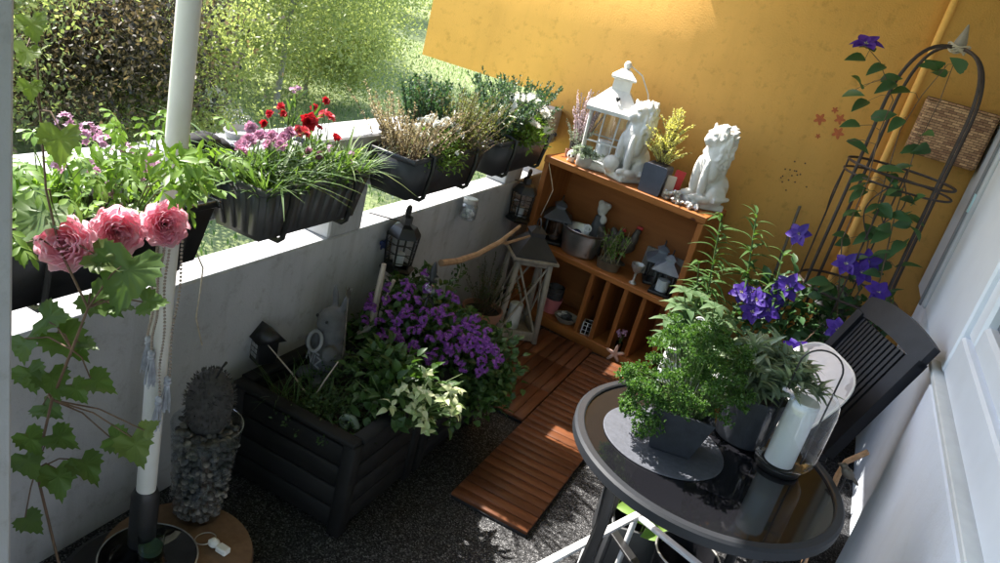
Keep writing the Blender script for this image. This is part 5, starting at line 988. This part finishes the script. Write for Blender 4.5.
# ------------------------------------------------------------------ lower compartments
Z3 = SB_Z
t = thing('pink_pot', 'pink ceramic pot in the left lower compartment', 'flower pot', onshelf(.225, .10, Z3+.0005), sa); g = MB(); g.lathe([(0, 0), (.040, 0), (.055, .085), (.051, .085), (.04, .01), (0, .01)], n=28); part(g, 'pot', PINKPOT, t); pp = A(*t.location)
for i in range(4): g = MB(); g.lathe([(.030, 0), (.046, .05), (.049, .05), (.049, .058), (.044, .058), (.028, .004)], n=24); solo(g, 'grey_pot', ['lowest grey pot stacked inside the pink pot', 'second grey pot of the stack in the pink pot', 'third grey pot of the stack in the pink pot', 'topmost grey pot of the stack in the pink pot'][i], 'flower pot', GREYPL, tuple(pp+A(0, 0, .048+.015*i)), group='grey pots stacked in the pink pot', smooth=40)
t = thing('stone_bowl', 'shallow wooden bowl of pale stones in the left lower compartment', 'bowl', onshelf(.345, .072, Z3+.0005), sa); g = MB(); g.lathe([(0, .004), (.045, 0), (.068, .030), (.064, .032), (.043, .008), (0, .010)], n=32); part(g, 'bowl', OLDWOOD, t)
bw = A(*t.location)
for i in range(15):
    a, rr = rng.uniform(0, 2*PI), .044*math.sqrt(rng.uniform(0, 1)); g = MB(); g.ell((0, 0, 0), (rng.uniform(.013, .02), rng.uniform(.009, .013), rng.uniform(.007, .011)), rot('Z', a*2), 10, 7, .05); solo(g, 'stone', 'pale smooth stone in the shallow wooden bowl', 'stone', [STONE, PEBBLE, GREYSTONE, PALEPOT][i % 4], tuple(bw+A(rr*math.cos(a), rr*math.sin(a), .024+.012*(i//7))), group='stones in the wooden bowl', smooth=180)
t = thing('wire_lantern', 'small lantern with white wire lattice in the second lower compartment', 'lantern', onshelf(.485, .05, Z3+.0005), sa+.3); g = MB()
for z in (.002, .025, .05, .07): g.tube([(x*.024, y*.024, z) for x, y in ((-1, -1), (1, -1), (1, 1), (-1, 1))], .0018, 5, True)
for x in (-1, 0, 1):
    for y in (-1, 0, 1):
        if x or y: g.tube([(x*.024, y*.024, 0), (x*.024, y*.024, .07)], .0018, 5)
part(g, 'lattice', CANDLE, t); g = MB(); g.box((0, 0, .036), (.036, .036, .066), .004); part(g, 'glass', SMOKE, t, 0)
fq = A(*onshelf(.69, .03, Z3+.0005)); t = thing('posy_glass', 'small dark glass in a narrow compartment holding a pinkish posy', 'vase', tuple(fq)); g = MB(); g.lathe([(0, 0), (.018, 0), (.020, .05), (.017, .05), (.015, .006), (0, .005)], n=18); part(g, 'glass', SMOKE, t)
t = plant('posy', 'little pinkish white posy in the narrow lower compartment', 'flowers', tuple(fq+A(0, 0, .05))); g = MB()
for i in range(7): e = fq+A(rng.normal()*.015, rng.normal()*.012, .085+rng.uniform(0, .025)); g.tube([fq+A(0, 0, .01), e], .001, 4)
wpart(g, 'stem', STEM, t); heads(t, 'flower_head', 'cluster', .014, P_MAUVE, [(fq+A(rng.normal()*.018, rng.normal()*.012, .085+rng.uniform(0, .03)), soft(0, -.5, .7)) for _ in range(8)])
t = thing('starfish', 'pale starfish leaning at the foot of the shelf compartments', 'ornament', tuple(pz(616, 345, .09)-A(0, .0, 0)), R(20)); g = MB(); [g.ell((.026*math.cos(a), 0, .026*math.sin(a)), (.028, .009, .010), rot('Y', -a), 10, 6) for a in np.arange(5)*2*PI/5+.3]; me = fuse(g, .004, 2); me.materials.append(M('starfish_pink', (.60, .40, .33), .8, .2, 30, .4, 80)); link('body', me, None, t, 180)
q = A(*onshelf(.775, .03, SB_Z)); t.location = (*onshelf(.70, -.018, 0)[:2], .058)

# ------------------------------------------------------------------ lilies beside the shelf
LP = A(-.235, 3.50); t = thing('lily_pot', 'black pot on the floor right of the shelf holding the tall lilies', 'flower pot', (*LP, 0)); g = MB(); g.lathe([(0, .001), (.11, .001), (.14, .25), (.132, .25), (.12, .2), (0, .2)], n=32); part(g, 'pot', BLKMET, t); g = MB(); g.lathe([(0, .213), (.121, .211)], n=24); part(g, 'soil', SOIL, t)
def lily(label, base, pts, n, L):
    t = plant('lily', label, 'plant', base, 'lilies beside the shelf'); g, gs = MB(), MB(); P = [A(*base)]+pts; P = np.array(P); T = np.linspace(0, len(P)-1, 30); Q = np.stack([np.interp(T, range(len(P)), P[:, i]) for i in range(3)], 1); gs.tube(Q, np.linspace(.006, .003, 30), 6)
    s_ = rng.uniform(.12, 1, n); C_ = np.stack([np.interp(s_*(len(P)-1), range(len(P)), P[:, i]) for i in range(3)], 1); a = np.arange(n)*2.4; D = nrm(np.stack([np.cos(a), np.sin(a), .55+.5*s_], 1)+.12*rng.normal(size=(n, 3)))
    g.leaves(C_, D, A(0, 0, 1)-.3*D, L*rng.uniform(.8, 1.15, n)*(1.1-.35*s_), .017, 6, rng.uniform(.5, 1.2, n), .2, 'lan'); wpart(g, 'foliage', L_LILY, t); wpart(gs, 'stem', STEM, t)
lb_ = (LP[0], LP[1], .21)
lily('tall leafy lily stem closest to the shelf, its leaves catching the sun', (LP[0]-.06, LP[1]-.02, .21), [pY(708, 290, 3.46), pY(722, 215, 3.44)], 90, .125)
lily('second lily stem with darker leaves against the orange wall', (LP[0]+.03, LP[1]+.04, .21), [pY(745, 290, 3.58), pY(757, 212, 3.62)], 70, .14)
lily('shorter lily stem leaning left in front of the shelf side', (LP[0]-.07, LP[1]-.06, .21), [pY(694, 320, 3.40), pY(699, 262, 3.38)], 56, .12)
lily('third lily stem near the violet clematis flowers', (LP[0]+.07, LP[1]-.01, .21), [pY(768, 315, 3.50), pY(783, 255, 3.52)], 46, .13)
q = pY(810, 205, 3.9); a = A(.0, 3.93, 0); g = MB(); g.tube([A(-.06, 3.95, 0)-A(-.06, 3.95, 0), pY(800, 206, 3.97)-A(-.06, 3.95, 0)], .007, 6); solo(g, 'plant_stake', 'dark garden stake leaning on the orange wall behind the lilies', 'garden stake', BRONZE, (-.06, 3.95, 0))

# ------------------------------------------------------------------ trellis with clematis
OC = A(.252, 3.80); OR = .225; t = thing('obelisk_trellis', 'dark iron obelisk trellis with arched top by the orange wall', 'trellis', (*OC, 0), R(12))
for k in range(4):
    a = k*PI/2+.42; c, s = math.cos(a), math.sin(a); g = MB(); pts = [(c*OR*1.08, s*OR*1.08, 0), (c*OR, s*OR, 1.30), (c*OR, s*OR, 1.50)]+[(c*OR*math.cos(u)**.72, s*OR*math.cos(u)**.72, 1.56+.30*math.sin(u)**.9) for u in np.linspace(0, PI/2-.0001, 14)]
    g.tube(pts, .0075, 8); part(g, 'upright', DARKIRON, t)
for z, dbl in ((1.315, 1), (.74, 0), (.25, 0)):
    g = MB(); g.tube([(OR*math.cos(a), OR*math.sin(a), z) for a in np.arange(40)*2*PI/40], .006, 6, True)
    if dbl: g.tube([(OR*1.01*math.cos(a), OR*1.01*math.sin(a), z-.045) for a in np.arange(40)*2*PI/40], .005, 6, True)
    part(g, 'hoop', DARKIRON, t)
for a in (.42+PI/4, .42+3*PI/4, .42+5*PI/4): c, s = math.cos(a), math.sin(a); g = MB(); g.tube([(c*OR, s*OR, .25), (c*OR, s*OR, 1.315)], .004, 6); part(g, 'thin_bar', DARKIRON, t)
for a, s_ in ((.42+PI/4, 1), (.42+PI/4, -1), (.42+3*PI/4, 1), (.42+5*PI/4, -1)):
    c, s = math.cos(a), math.sin(a); tx, ty = -s*s_, c*s_; g = MB(); g.tube([(c*OR+tx*(.05*math.sin(u)), s*OR+ty*(.05*math.sin(u)), 1.27-.11*u/PI*2+.0) for u in np.linspace(0, PI*1.1, 14)], .003, 6); part(g, 'scroll', DARKIRON, t)
g = MB(); g.lathe([(0, 1.84), (.012, 1.85), (.026, 1.865), (.024, 1.885), (.003, 1.955), (0, 1.956)], n=16); part(g, 'finial', OLDWOOD, t)
g = MB()
for k in range(5): g.tube([((.030+.003*k)*math.cos(a), (.030+.003*k)*math.sin(a), 1.845+.006*math.sin(a*3+k)+.006*k) for a in np.arange(24)*2*PI/24], .0035, 5, True)
part(g, 'rope_tie', ROPE, t)
t = thing('clematis_pot', 'dark round pot under the trellis', 'flower pot', (OC[0], OC[1], 0)); g = MB(); g.lathe([(0, .001), (.13, .001), (.165, .27), (.157, .27), (.145, .22), (0, .22)], n=32); part(g, 'pot', ANTH, t)
t = plant('clematis', 'violet clematis climbing up the iron trellis', 'climber', (OC[0], OC[1], .22), None); g, gs = MB(), MB()
def onob(x, y, f=0.): q = pY(x, y, OC[1]-OR*.9+f); return q
paths = [[(838, 300), (842, 240), (868, 180), (880, 130), (893, 100), (880, 62), (868, 48)], [(880, 280), (895, 215), (915, 150), (940, 100), (955, 60)], [(860, 290), (870, 230), (882, 190), (900, 130), (922, 95), (948, 64)], [(800, 290), (790, 250), (798, 236)]]
PP = []
for p in paths:
    Q = [A(OC[0]+rng.normal()*.04, OC[1]-.05, .22)]+[onob(x, y, rng.uniform(-.03, .06)) for x, y in p]; gs.tube(Q, np.linspace(.004, .0015, len(Q)), 5); PP += [Q[k]+(Q[k+1]-Q[k])*f_ for k in range(len(Q)-1) for f_ in np.linspace(0, 1, 8)]
lv = [(842, 92), (862, 86), (880, 80), (866, 100), (895, 84), (912, 90), (905, 120), (858, 122), (850, 143), (872, 118), (935, 70), (945, 78), (962, 72), (940, 62), (925, 145), (922, 138), (930, 150), (918, 146), (870, 180), (878, 170), (890, 175), (868, 192), (897, 190), (882, 205), (860, 215), (893, 215), (905, 215), (912, 225), (875, 235), (850, 240), (900, 245), (888, 230), (870, 260), (840, 262), (915, 205), (866, 60), (875, 55), (884, 66), (858, 300), (842, 310), (815, 290), (805, 310), (880, 275), (892, 265), (830, 285), (800, 330), (815, 340), (775, 320), (790, 345), (770, 290)]
for x, y in lv:
    for _ in range(2 if y > 170 else 1):
        c = onob(x+rng.normal()*2, y+rng.normal()*2, rng.uniform(-.04, .08)); near = min(PP, key=lambda p_: np.linalg.norm(p_-c)); gs.tube([near, (near+c)/2+A(0, 0, .012), c], .0011, 4, cap=False); d = nrm(RT*rng.uniform(-1, .4)-UP*.2*rng.uniform(-1, 1.5)-FW*.3); g.leaves([c], [d], [nrm(TOCAM(c)*.6+A(0, 0, .7)+.3*rng.normal(size=3))], rng.uniform(.085, .12), .050, 5, .35, .2, 'ov')
mound(g, (.03, 3.56, .52), (.22, .15, .30), 210, .07, .036, .3, 'ov'); mound(g, (.30, 3.66, .55), (.2, .12, .30), 160, .07, .036, .3, 'ov')
cf = [(866, 44, 3.58, (-.2, -.45, .95)), (799, 234, 3.55, (-.3, -.8, .35)), (787, 287, 3.5, (-.1, -.9, .5)), (846, 264, 3.55, (-.2, -.8, .6)), (861, 272, 3.55, (.2, -.8, .5)), (757, 300, 3.45, (-.3, -.8, .5)), (768, 310, 3.44, (.1, -.9, .4)), (838, 330, 3.3, (-.2, -.8, .5)), (878, 292, 3.5, (.2, -.8, .6)), (742, 292, 3.5, (-.3, -.8, .4)), (795, 350, 3.25, (.1, -.7, .7)), (752, 312, 3.42, (0, -.8, .6)), (776, 300, 3.5, (0, -1, .3)), (868, 262, 3.6, (.1, -.9, .2)), (782, 360, 3.2, (-.2, -.7, .7))]
for x, y, Y, z in cf:
    p = pY(x, y, Y); near = min(PP, key=lambda p_: np.linalg.norm(p_-p)); gs.tube([near, (near+p)/2-A(0, 0, .01), p], .0013, 4, cap=False)
wpart(g, 'foliage', L_CLEM, t); wpart(gs, 'stem', BROWNST, t)
for i, (x, y, Y, z) in enumerate(cf):
    p = pY(x, y, Y); o = heads(t, 'flower_head', 'clematis', .072 if i in (0, 2) else .062, P_CLEM, [(p, nrm(A(*z)))], 'large violet bloom seen from the side at the top' if i == 0 else None)[0]
    c = MB(); n = 18; aa = rng.uniform(0, 6.3, n); c.leaves(np.zeros((n, 3)), nrm(np.stack([np.cos(aa), np.sin(aa), rng.uniform(.4, 2, n)], 1)), runit(n), .014, .003, 2, -.3, .1, 'lan'); part(c, 'stamens', STAMEN, o, 0)
# grey lantern on a stool behind the chair
sq = pz(822, 334, .50); t = thing('dark_stool', 'small dark stool behind the chair carrying the grey lantern', 'stool', (sq[0], sq[1], 0), .4); g = MB(); g.box((0, 0, .488), (.20, .20, .022), .004); part(g, 'seat', CRATEW, t, 0)
for sx in (-1, 1):
    for sy in (-1, 1): g = MB(); g.box((sx*.08, sy*.08, .238), (.022, .022, .476), .002); part(g, 'leg', CRATEW, t, 0)
t = thing('grey_lantern', 'grey metal lantern with a pale candle glowing dimly between the clematis flowers and chair', 'lantern', (sq[0], sq[1], .4995), R(-15)); t['label'] = 'dark grey metal lantern with a pale candle, between the clematis flowers and chair'; g = MB(); g.box((0, 0, .008), (.13, .13, .016), .003)
for sx in (-1, 1):
    for sy in (-1, 1): g.box((sx*.054, sy*.054, .08), (.010, .010, .128), .001)
part(g, 'frame', BLKMET, t, 0); g = MB(); g.lathe([(.112, .145), (.112, .152), (.045, .195), (.042, .20), (.042, .235), (.055, .238), (0, .26)], n=4, ph=PI/4); part(g, 'roof', M('grey_tin', (.08, .085, .095), .45, .2, 12, metal=.3), t, 20); g = MB(); g.lathe([(.070, .016), (.070, .14)], n=4, ph=PI/4); part(g, 'pane', GLASS, t, 0); g = MB(); g.lathe([(0, .016), (.036, .016), (.036, .10), (0, .102)], n=20); part(g, 'candle', CANDLE, t)

# ------------------------------------------------------------------ on the table
TT = TZ-.0035
m1, m2 = pz(593, 420, TT), pz(724, 465, TT); mc = (m1+m2)/2; mc = A(mc[0]+.01, mc[1]+.015)
t = thing('placemat', 'round slate grey placemat under the parsley pot', 'placemat', (mc[0], mc[1], TT)); g = MB(); g.lathe([(0, .0), (.158, .0), (.160, .002), (.158, .004), (0, .004)], n=56); part(g, 'mat', MAT, t)
pc = A(mc[0]+.015, mc[1]-.005); t = thing('parsley_pot', 'dark slate faceted square pot holding the parsley', 'flower pot', (*pc, TT+.0045), R(14)); PH = .125
def sq(r, z, k=4): return [(r*math.cos(a), r*math.sin(a), z) for a in np.arange(k)*2*PI/k+PI/4]
g = MB(); g.lathe([(0, 0), (.068, 0), (.074, .006), (.108, PH), (.099, PH), (.090, PH-.03), (0, PH-.03)], n=4, ph=PI/4); part(g, 'pot', SQPOT, t, 20); g = MB(); g.tube([(-.064+.0, -.0, .05), (-.066, 0, .051)], .007, 12); part(g, 'emblem', SILVER, t)
t = plant('parsley', 'thick curly parsley in the dark square pot on the table', 'herb', (*pc, TT+PH-.02)); g, gs = MB(), MB(); b0 = A(*pc, TT+PH-.03)
for i in range(135):
    a = rng.uniform(0, 2*PI); s_ = math.sqrt(rng.uniform(0, 1)); low_ = math.cos(a-3.6) > .55 and rng.uniform(0, 1) < .6; h = rng.uniform(.05, .24)*(1.1-.45*s_)
    tip = b0+A(math.cos(a)*s_*.14-.015, math.sin(a)*s_*.125, .03+h)
    if low_: tip = b0+A(math.cos(a)*rng.uniform(.10, .17), math.sin(a)*rng.uniform(.09, .13), rng.uniform(-.02, .08))
    b_ = b0+A(math.cos(a), math.sin(a), 0)*.05*s_; gs.tube([b_, (b_+tip)/2+A(0, 0, .03), tip], [.0018, .0015, .0009], 5, cap=False)
    out_ = nrm(tip-b0+A(0, 0, .02)); fr = frame(nrm(A(0, 0, 1)+.5*out_+.35*rng.normal(size=3)), out_)
    for k_ in (-1, 0, 1, -.5, .5)[:rng.integers(3, 6)]:                # a frond: curled frilly leaflets fanned from the stalk tip
        an_ = k_*1.1+rng.normal()*.2; c_ = tip+fr@A(math.cos(an_)*.018, math.sin(an_)*.018, rng.normal()*.004); gs.tube([tip, c_], .0008, 4, cap=False); n = 22; th = rng.uniform(0, 2*PI, n); rr = rng.uniform(.002, .012, n)
        P = c_+np.stack([np.cos(th)*rr, np.sin(th)*rr, .004*np.sin(th*5+k_*9)], 1)@fr.T; D = np.stack([np.cos(th), np.sin(th), .9*np.sin(th*6+k_*4)], 1)@fr.T
        g.leaves(P, nrm(D+.25*rng.normal(size=(n, 3))), nrm(fr[:, 2]+.5*rng.normal(size=(n, 3))), rng.uniform(.005, .010, n), .0065, 2, rng.uniform(-.8, .8, n), .6, 'ob')
wpart(g, 'foliage', L_PARS, t); wpart(gs, 'stem', STEM, t)
# broad leaved sage behind it, in a grey white pot standing on a low table edge
vp = pz(628, 382, TT); v2 = A(TC[0]-.155, TC[1]+.235); t = thing('pale_pot', 'pale grey angular pot behind the parsley at the table edge', 'flower pot', (*v2, TT), .6); g = MB(); g.lathe([(0, 0), (.046, 0), (.064, .12), (.058, .12), (.05, .1), (0, .1)], n=6); part(g, 'pot', PALEPOT, t, 20)
t = plant('broad_sage', 'broad grey green sage leaves rising behind the parsley', 'herb', (*v2, TT+.1)); g, gs = MB(), MB()
for i in range(30):
    a = rng.uniform(0, 2*PI); e = A(*v2, TT+.1)+A(math.cos(a)*rng.uniform(.02, .09), math.sin(a)*rng.uniform(.02, .08), rng.uniform(.05, .22)); gs.tube([A(*v2, TT+.1), (A(*v2, TT+.14)+e)/2, e], .0018, 4, cap=False); n = 5; aa = np.arange(n)*2*PI/n+a; g.leaves(np.repeat(e[None], n, 0), nrm(np.stack([np.cos(aa), np.sin(aa), np.full(n, .4)], 1)), A(0, 0, 1), .055, .024, 4, .6, .2, 'ov')
wpart(g, 'foliage', leafM('leaf_broad_sage', (.07, .13, .06), (.13, .20, .10), .3), t); wpart(gs, 'stem', STEM, t)
# sage pot
gp = A(.085, 2.035); gq = pz(738, 440, TT); gp = A(gq[0], gq[1]+.02); t = thing('sage_pot', 'round dark slate pot with narrow leaved sage on the table', 'flower pot', (*gp, TT)); g = MB(); g.lathe([(0, 0), (.064, 0), (.070, .006), (.080, .15), (.074, .15), (.068, .12), (0, .12)], n=40); part(g, 'pot', SQPOT, t); sb = A(*gp, TT+.12)
t = plant('sage', 'narrow grey green sage spreading from the round dark pot', 'herb', tuple(sb)); g, gs = MB(), MB()
for i in range(72):
    a = rng.uniform(0, 2*PI); s_ = rng.uniform(.2, 1)**.7; e = sb+A(math.cos(a)*s_*.15-.005, math.sin(a)*s_*.12, .03+rng.uniform(.03, .15)*(1.15-.6*s_)); gs.tube([sb, (sb+e)/2+A(0, 0, .03), e], .0017, 4, cap=False); n = 12; tt = rng.uniform(.35, 1, n)[:, None]; P = sb+(e-sb)*tt+A(0, 0, .03)*np.sin(tt*PI); aa = rng.uniform(0, 6.3, n); g.leaves(P, nrm(np.stack([np.cos(aa), np.sin(aa), rng.uniform(.1, .9, n)], 1)+nrm(e-sb)*.7), nrm(A(0, 0, 1)+.3*rng.normal(size=3)), rng.uniform(.045, .075, n), .015, 5, rng.uniform(.2, 1, n), .25, 'ov')
wpart(g, 'foliage', L_SAGE, t); wpart(gs, 'stem', STEM, t)
# glass lantern with a white candle
gq = pz(776, 466, TT); t = thing('glass_lantern', 'clear glass hurricane lantern with a white candle and black wire handle', 'lantern', (gq[0], gq[1]+.0, TT)); GH = .25
g = MB(); g.lathe([(0, .0), (.058, 0), (.060, .003), (.060, .014), (0, .015)], n=40); part(g, 'base', BLKMET, t)
g = MB(); g.lathe([(.045, .016), (.068, .022), (.081, .040), (.084, .06), (.084, .190), (.080, .218), (.066, .238), (.052, GH-.004), (.050, GH)], n=56); part(g, 'glass', glassM('lantern_glass', (.95, .97, .98), .04), t, 180)
g = MB(); g.lathe([(0, .017), (.038, .017), (.038, .20), (.035, .204), (0, .202)], n=36); part(g, 'candle', CANDLE, t)
g = MB(); hp_ = [(.052*c_, 0, z_) for c_, z_ in ((1, .03), (1, .10), (1, .20))]+[(.052*math.cos(a), 0, .295+.052*math.sin(a)) for a in np.linspace(0, PI, 16)]+[(-.052, 0, .20), (-.052, 0, .10), (-.052, 0, .03)]
Mh = rot('Z', R(8)); g.tube([Mh@A(*p) for p in hp_], .0024, 8); part(g, 'handle', BLKMET, t)
# wire hearts ornament, pale cloth and a small cress pot behind the table
q = pY(704, 328, 2.55); b_ = A(q[0]-.02, 2.56, 0); t = thing('wire_flower_stake', 'white curly wire flower on a thin stake behind the parsley', 'garden stake', (q[0], 2.55, 0)); g = MB(); g.cyl((0, 0, 0), (0, 0, q[2]-.02), .003, n=6)
part(g, 'stake', SILVER, t); g = MB()
for k in range(5): a = k*2*PI/5; c_ = A(.028*math.cos(a), 0, q[2]+.028*math.sin(a)); g.tube([c_+A(.017*math.cos(u), .004*math.sin(u*2), .017*math.sin(u))*(1-.06*u) for u in np.linspace(0, 9.5, 26)], .0022, 5)
part(g, 'wire_flower', CANDLE, t)
q = pY(705, 372, 2.42); t = thing('grey_side_table', 'low grey folding table behind the garden table', 'side table', (q[0]+.0, 2.46, 0), .1); zt = q[2]-.02
g = MB(); g.box((0, 0, zt-.012), (.30, .22, .022), .003); part(g, 'top', PALEWOOD, t, 0)
for sx in (-1, 1):
    for sy in (-1, 1): g = MB(); g.box((sx*.13, sy*.09, (zt-.024)/2), (.02, .02, zt-.024), .002); part(g, 'leg', PALEWOOD, t, 0)
w0 = A(q[0]-.005, 2.44, zt); t = thing('cress_pot', 'small pot of bright cress in a sun spot behind the parsley', 'flower pot', (w0[0]-.01, w0[1]-.04, zt)); g = MB(); g.lathe([(0, 0), (.03, 0), (.036, .05), (.032, .05), (0, .04)], n=20); part(g, 'pot', BLKMET, t)
t = plant('cress', 'bright pale green cress leaves in a sun spot between the table pots', 'herb', (w0[0]-.01, w0[1]-.04, zt+.04)); g, gs = MB(), MB(); c_ = w0+A(-.01, -.04, .045); mound(g, c_, (.06, .06, .05), 240, .020, .014, .6); stems(gs, c_-A(0, 0, .005), [c_+rng.normal(size=3)*A(.025, .025, .01)+A(0, 0, .02) for _ in range(14)]); wpart(g, 'foliage', L_GER, t); wpart(gs, 'stem', STEM, t)
t = thing('pale_cloth', 'crumpled pale cloth lying behind the parsley', 'cloth', (w0[0]-.05, w0[1]+.055, zt)); g = MB(); g.grid(lambda u, v_: A((u-.5)*.13, (v_-.5)*.08, .004+.014*abs(math.sin(u*7+v_*3))*math.sin(PI*u)*math.sin(PI*v_)+.006*math.sin(v_*11)**2), 18, 12); part(g, 'cloth', CUSH, t, 180)

# ------------------------------------------------------------------ under and around the table
a, b_ = pz(520, 575, .36), pz(640, 512, .36); d = b_-a; L = float(np.linalg.norm(d)); an = math.atan2(d[1], d[0]); mid = (a+b_)/2
t = thing('plant_stand', 'pale flat bar frame of a low plant stand in front of the table', 'plant stand', (mid[0], mid[1], 0), an); D_ = .34
for y in (0, -D_): g = MB(); g.box((0, y, .352), (L, .022, .012), .002); part(g, 'bar', GREYBAR, t, 0)
for x in (-1, 1): g = MB(); g.box((x*(L/2-.011), -D_/2, .3515), (.022, D_-.024, .011), .002); part(g, 'bar', GREYBAR, t, 0)
for x in (-L/2+.03, .02, L/2-.012):
    for y in (0, -D_): g = MB(); g.box((x, y, .172), (.020, .012, .344), .002); part(g, 'leg', GREYBAR, t, 0)
q = pz(604, 505, .25); t = thing('grey_plank', 'grey plank under the table edge standing in for a sunlit table leg', 'plank', (q[0]+.01, q[1]+.03, 0), .2); g = MB(); g.box((0, 0, .22), (.035, .02, .44), .002); part(g, 'plank', PALEWOOD, t, 0)  # pale upright for a table leg, sunlight put into its grey
q = pz(620, 545, .10); cx_, cy_ = q[0]+.06, q[1]+.10; t = thing('black_crate', 'black plastic crate on the floor under the table', 'crate', (cx_, cy_, 0), .35); g = MB(); S_ = .15
for (x, y, sx, sy) in ((S_, 0, .012, .30), (-S_, 0, .012, .30), (0, .144, .288, .012), (0, -.144, .288, .012)): g.box((x, y, .11), (sx, sy, .22), .002)
g.box((0, 0, .008), (.287, .275, .014), .001); part(g, 'box', ANTH, t, 0); cb = A(cx_, cy_, 0)
t = plant('leafy_pot_plant', 'plant with large bright green leaves in the black crate under the table', 'plant', (cx_-.03, cy_, .016)); g, gs = MB(), MB()
for x, y, z, s_ in ((632, 545, .30, .11), (640, 552, .28, .09), (628, 470, .30, .07), (650, 530, .34, .06), (660, 545, .33, .08), (625, 480, .25, .06), (655, 560, .26, .09)):
    e = pz(x, y, z); e = A(np.clip(e[0], cx_-.15, cx_+.15), np.clip(e[1], cy_-.15, cy_+.16), z); gs.tube([A(cx_-.02, cy_, .02), (A(cx_-.02, cy_, .1)+e)/2, e], .0025, 5); g.leaves([e], [nrm(A(-.5, -.6, -.2)+.4*rng.normal(size=3))], [nrm(TOCAM(e)+A(0, 0, .6))], s_, s_*.6, 6, .3, .2, 'ov')
wpart(g, 'foliage', leafM('leaf_bright', (.16, .30, .04), (.24, .38, .08), .4), t); wpart(gs, 'stem', STEM, t)
q = pz(683, 548, .30); t = thing('black_bucket', 'black metal bucket with a shiny rim under the table', 'bucket', (q[0]+.02, q[1]+.02, 0)); g = MB(); g.lathe([(0, .001), (.075, .001), (.095, .27), (.099, .275), (.093, .276), (.09, .27), (.07, .02), (0, .02)], n=36); part(g, 'bucket', M('gloss_black', (.012, .012, .014), .2, .1), t); g = MB(); g.tube([(.098*math.cos(u), .098*math.sin(u), .275) for u in np.arange(40)*2*PI/40], .003, 6, True); part(g, 'rim', SILVER, t)
q = A(*t.location); t = thing('tealight_glass', 'small glass tealight holder inside the black bucket', 'glass', (q[0]-.01, q[1]-.01, .021)); g = MB(); g.lathe([(0, 0), (.03, 0), (.034, .05), (.031, .05), (.027, .006), (0, .006)], n=24); part(g, 'glass', GLASS, t)
# cane and little metal bird between table and house wall
a = A(.40, 2.42, 0); e = [pY(x, y, 2.30) for x, y in ((838, 475), (846, 462), (868, 452))]; t = thing('wooden_stick', 'curved light wooden stick between the table and the house wall', 'stick', tuple(a)); g = MB(); g.tube([A(0, 0, 0), (e[0]-a)*.6] + [p-a for p in e], .009, 8); part(g, 'stick', DRIFT, t)
q = pY(846, 477, 2.02); t = thing('metal_bird', 'small dark metal bird ornament on a stake by the house wall', 'garden stake', (q[0], q[1], 0)); g = MB(); g.cyl((0, 0, 0), (0, 0, q[2]), .003, n=6); g.tube([(.0, .0, q[2]-.02), (.012, 0, q[2]-.012), (.022, 0, q[2]-.022), (.022, 0, q[2]-.032), (.014, 0, q[2]-.036)], .0022, 6); part(g, 'stake', BLKMET, t); g = MB(); g.ell((0, 0, q[2]+.012), (.020, .011, .014), rot('Y', .5)); g.ell((-.016, 0, q[2]+.027), (.010, .009, .009)); g.ell((.022, 0, q[2]+.0), (.018, .006, .005), rot('Y', .6)); g.ell((-.027, 0, q[2]+.027), (.006, .003, .003)); me = fuse(g, .0025, 1); me.materials.append(BRONZE); link('bird', me, None, t, 180)

# small pieces hang one level deeper, under the part they belong to
DEEP = {'soil': ('box', 'pot'), 'glass': ('sash',), 'tape': ('shutter_rail',), 'rail_groove': ('shutter_rail',), 'ring': ('roof',), 'lettering': ('body',), 'letter_line': ('body',), 'eye': ('body', 'head'), 'eye_socket': ('head',), 'comb': ('body',), 'heart_hole': ('roof',), 'emblem': ('pot',), 'lattice_pane': ('body',), 'piping': ('cover',), 'bristles': ('body',), 'stalk': ('body',), 'rope_tie': ('finial',), 'edge': ('dish',)}
for o in [o for o in bpy.data.objects if o.parent and o.type == 'MESH' and o.parent.parent is None and o.name.split('.')[0] in DEEP]:
    for c in o.parent.children:
        if c.name.split('.')[0] in DEEP[o.name.split('.')[0]]: o.parent = c; break
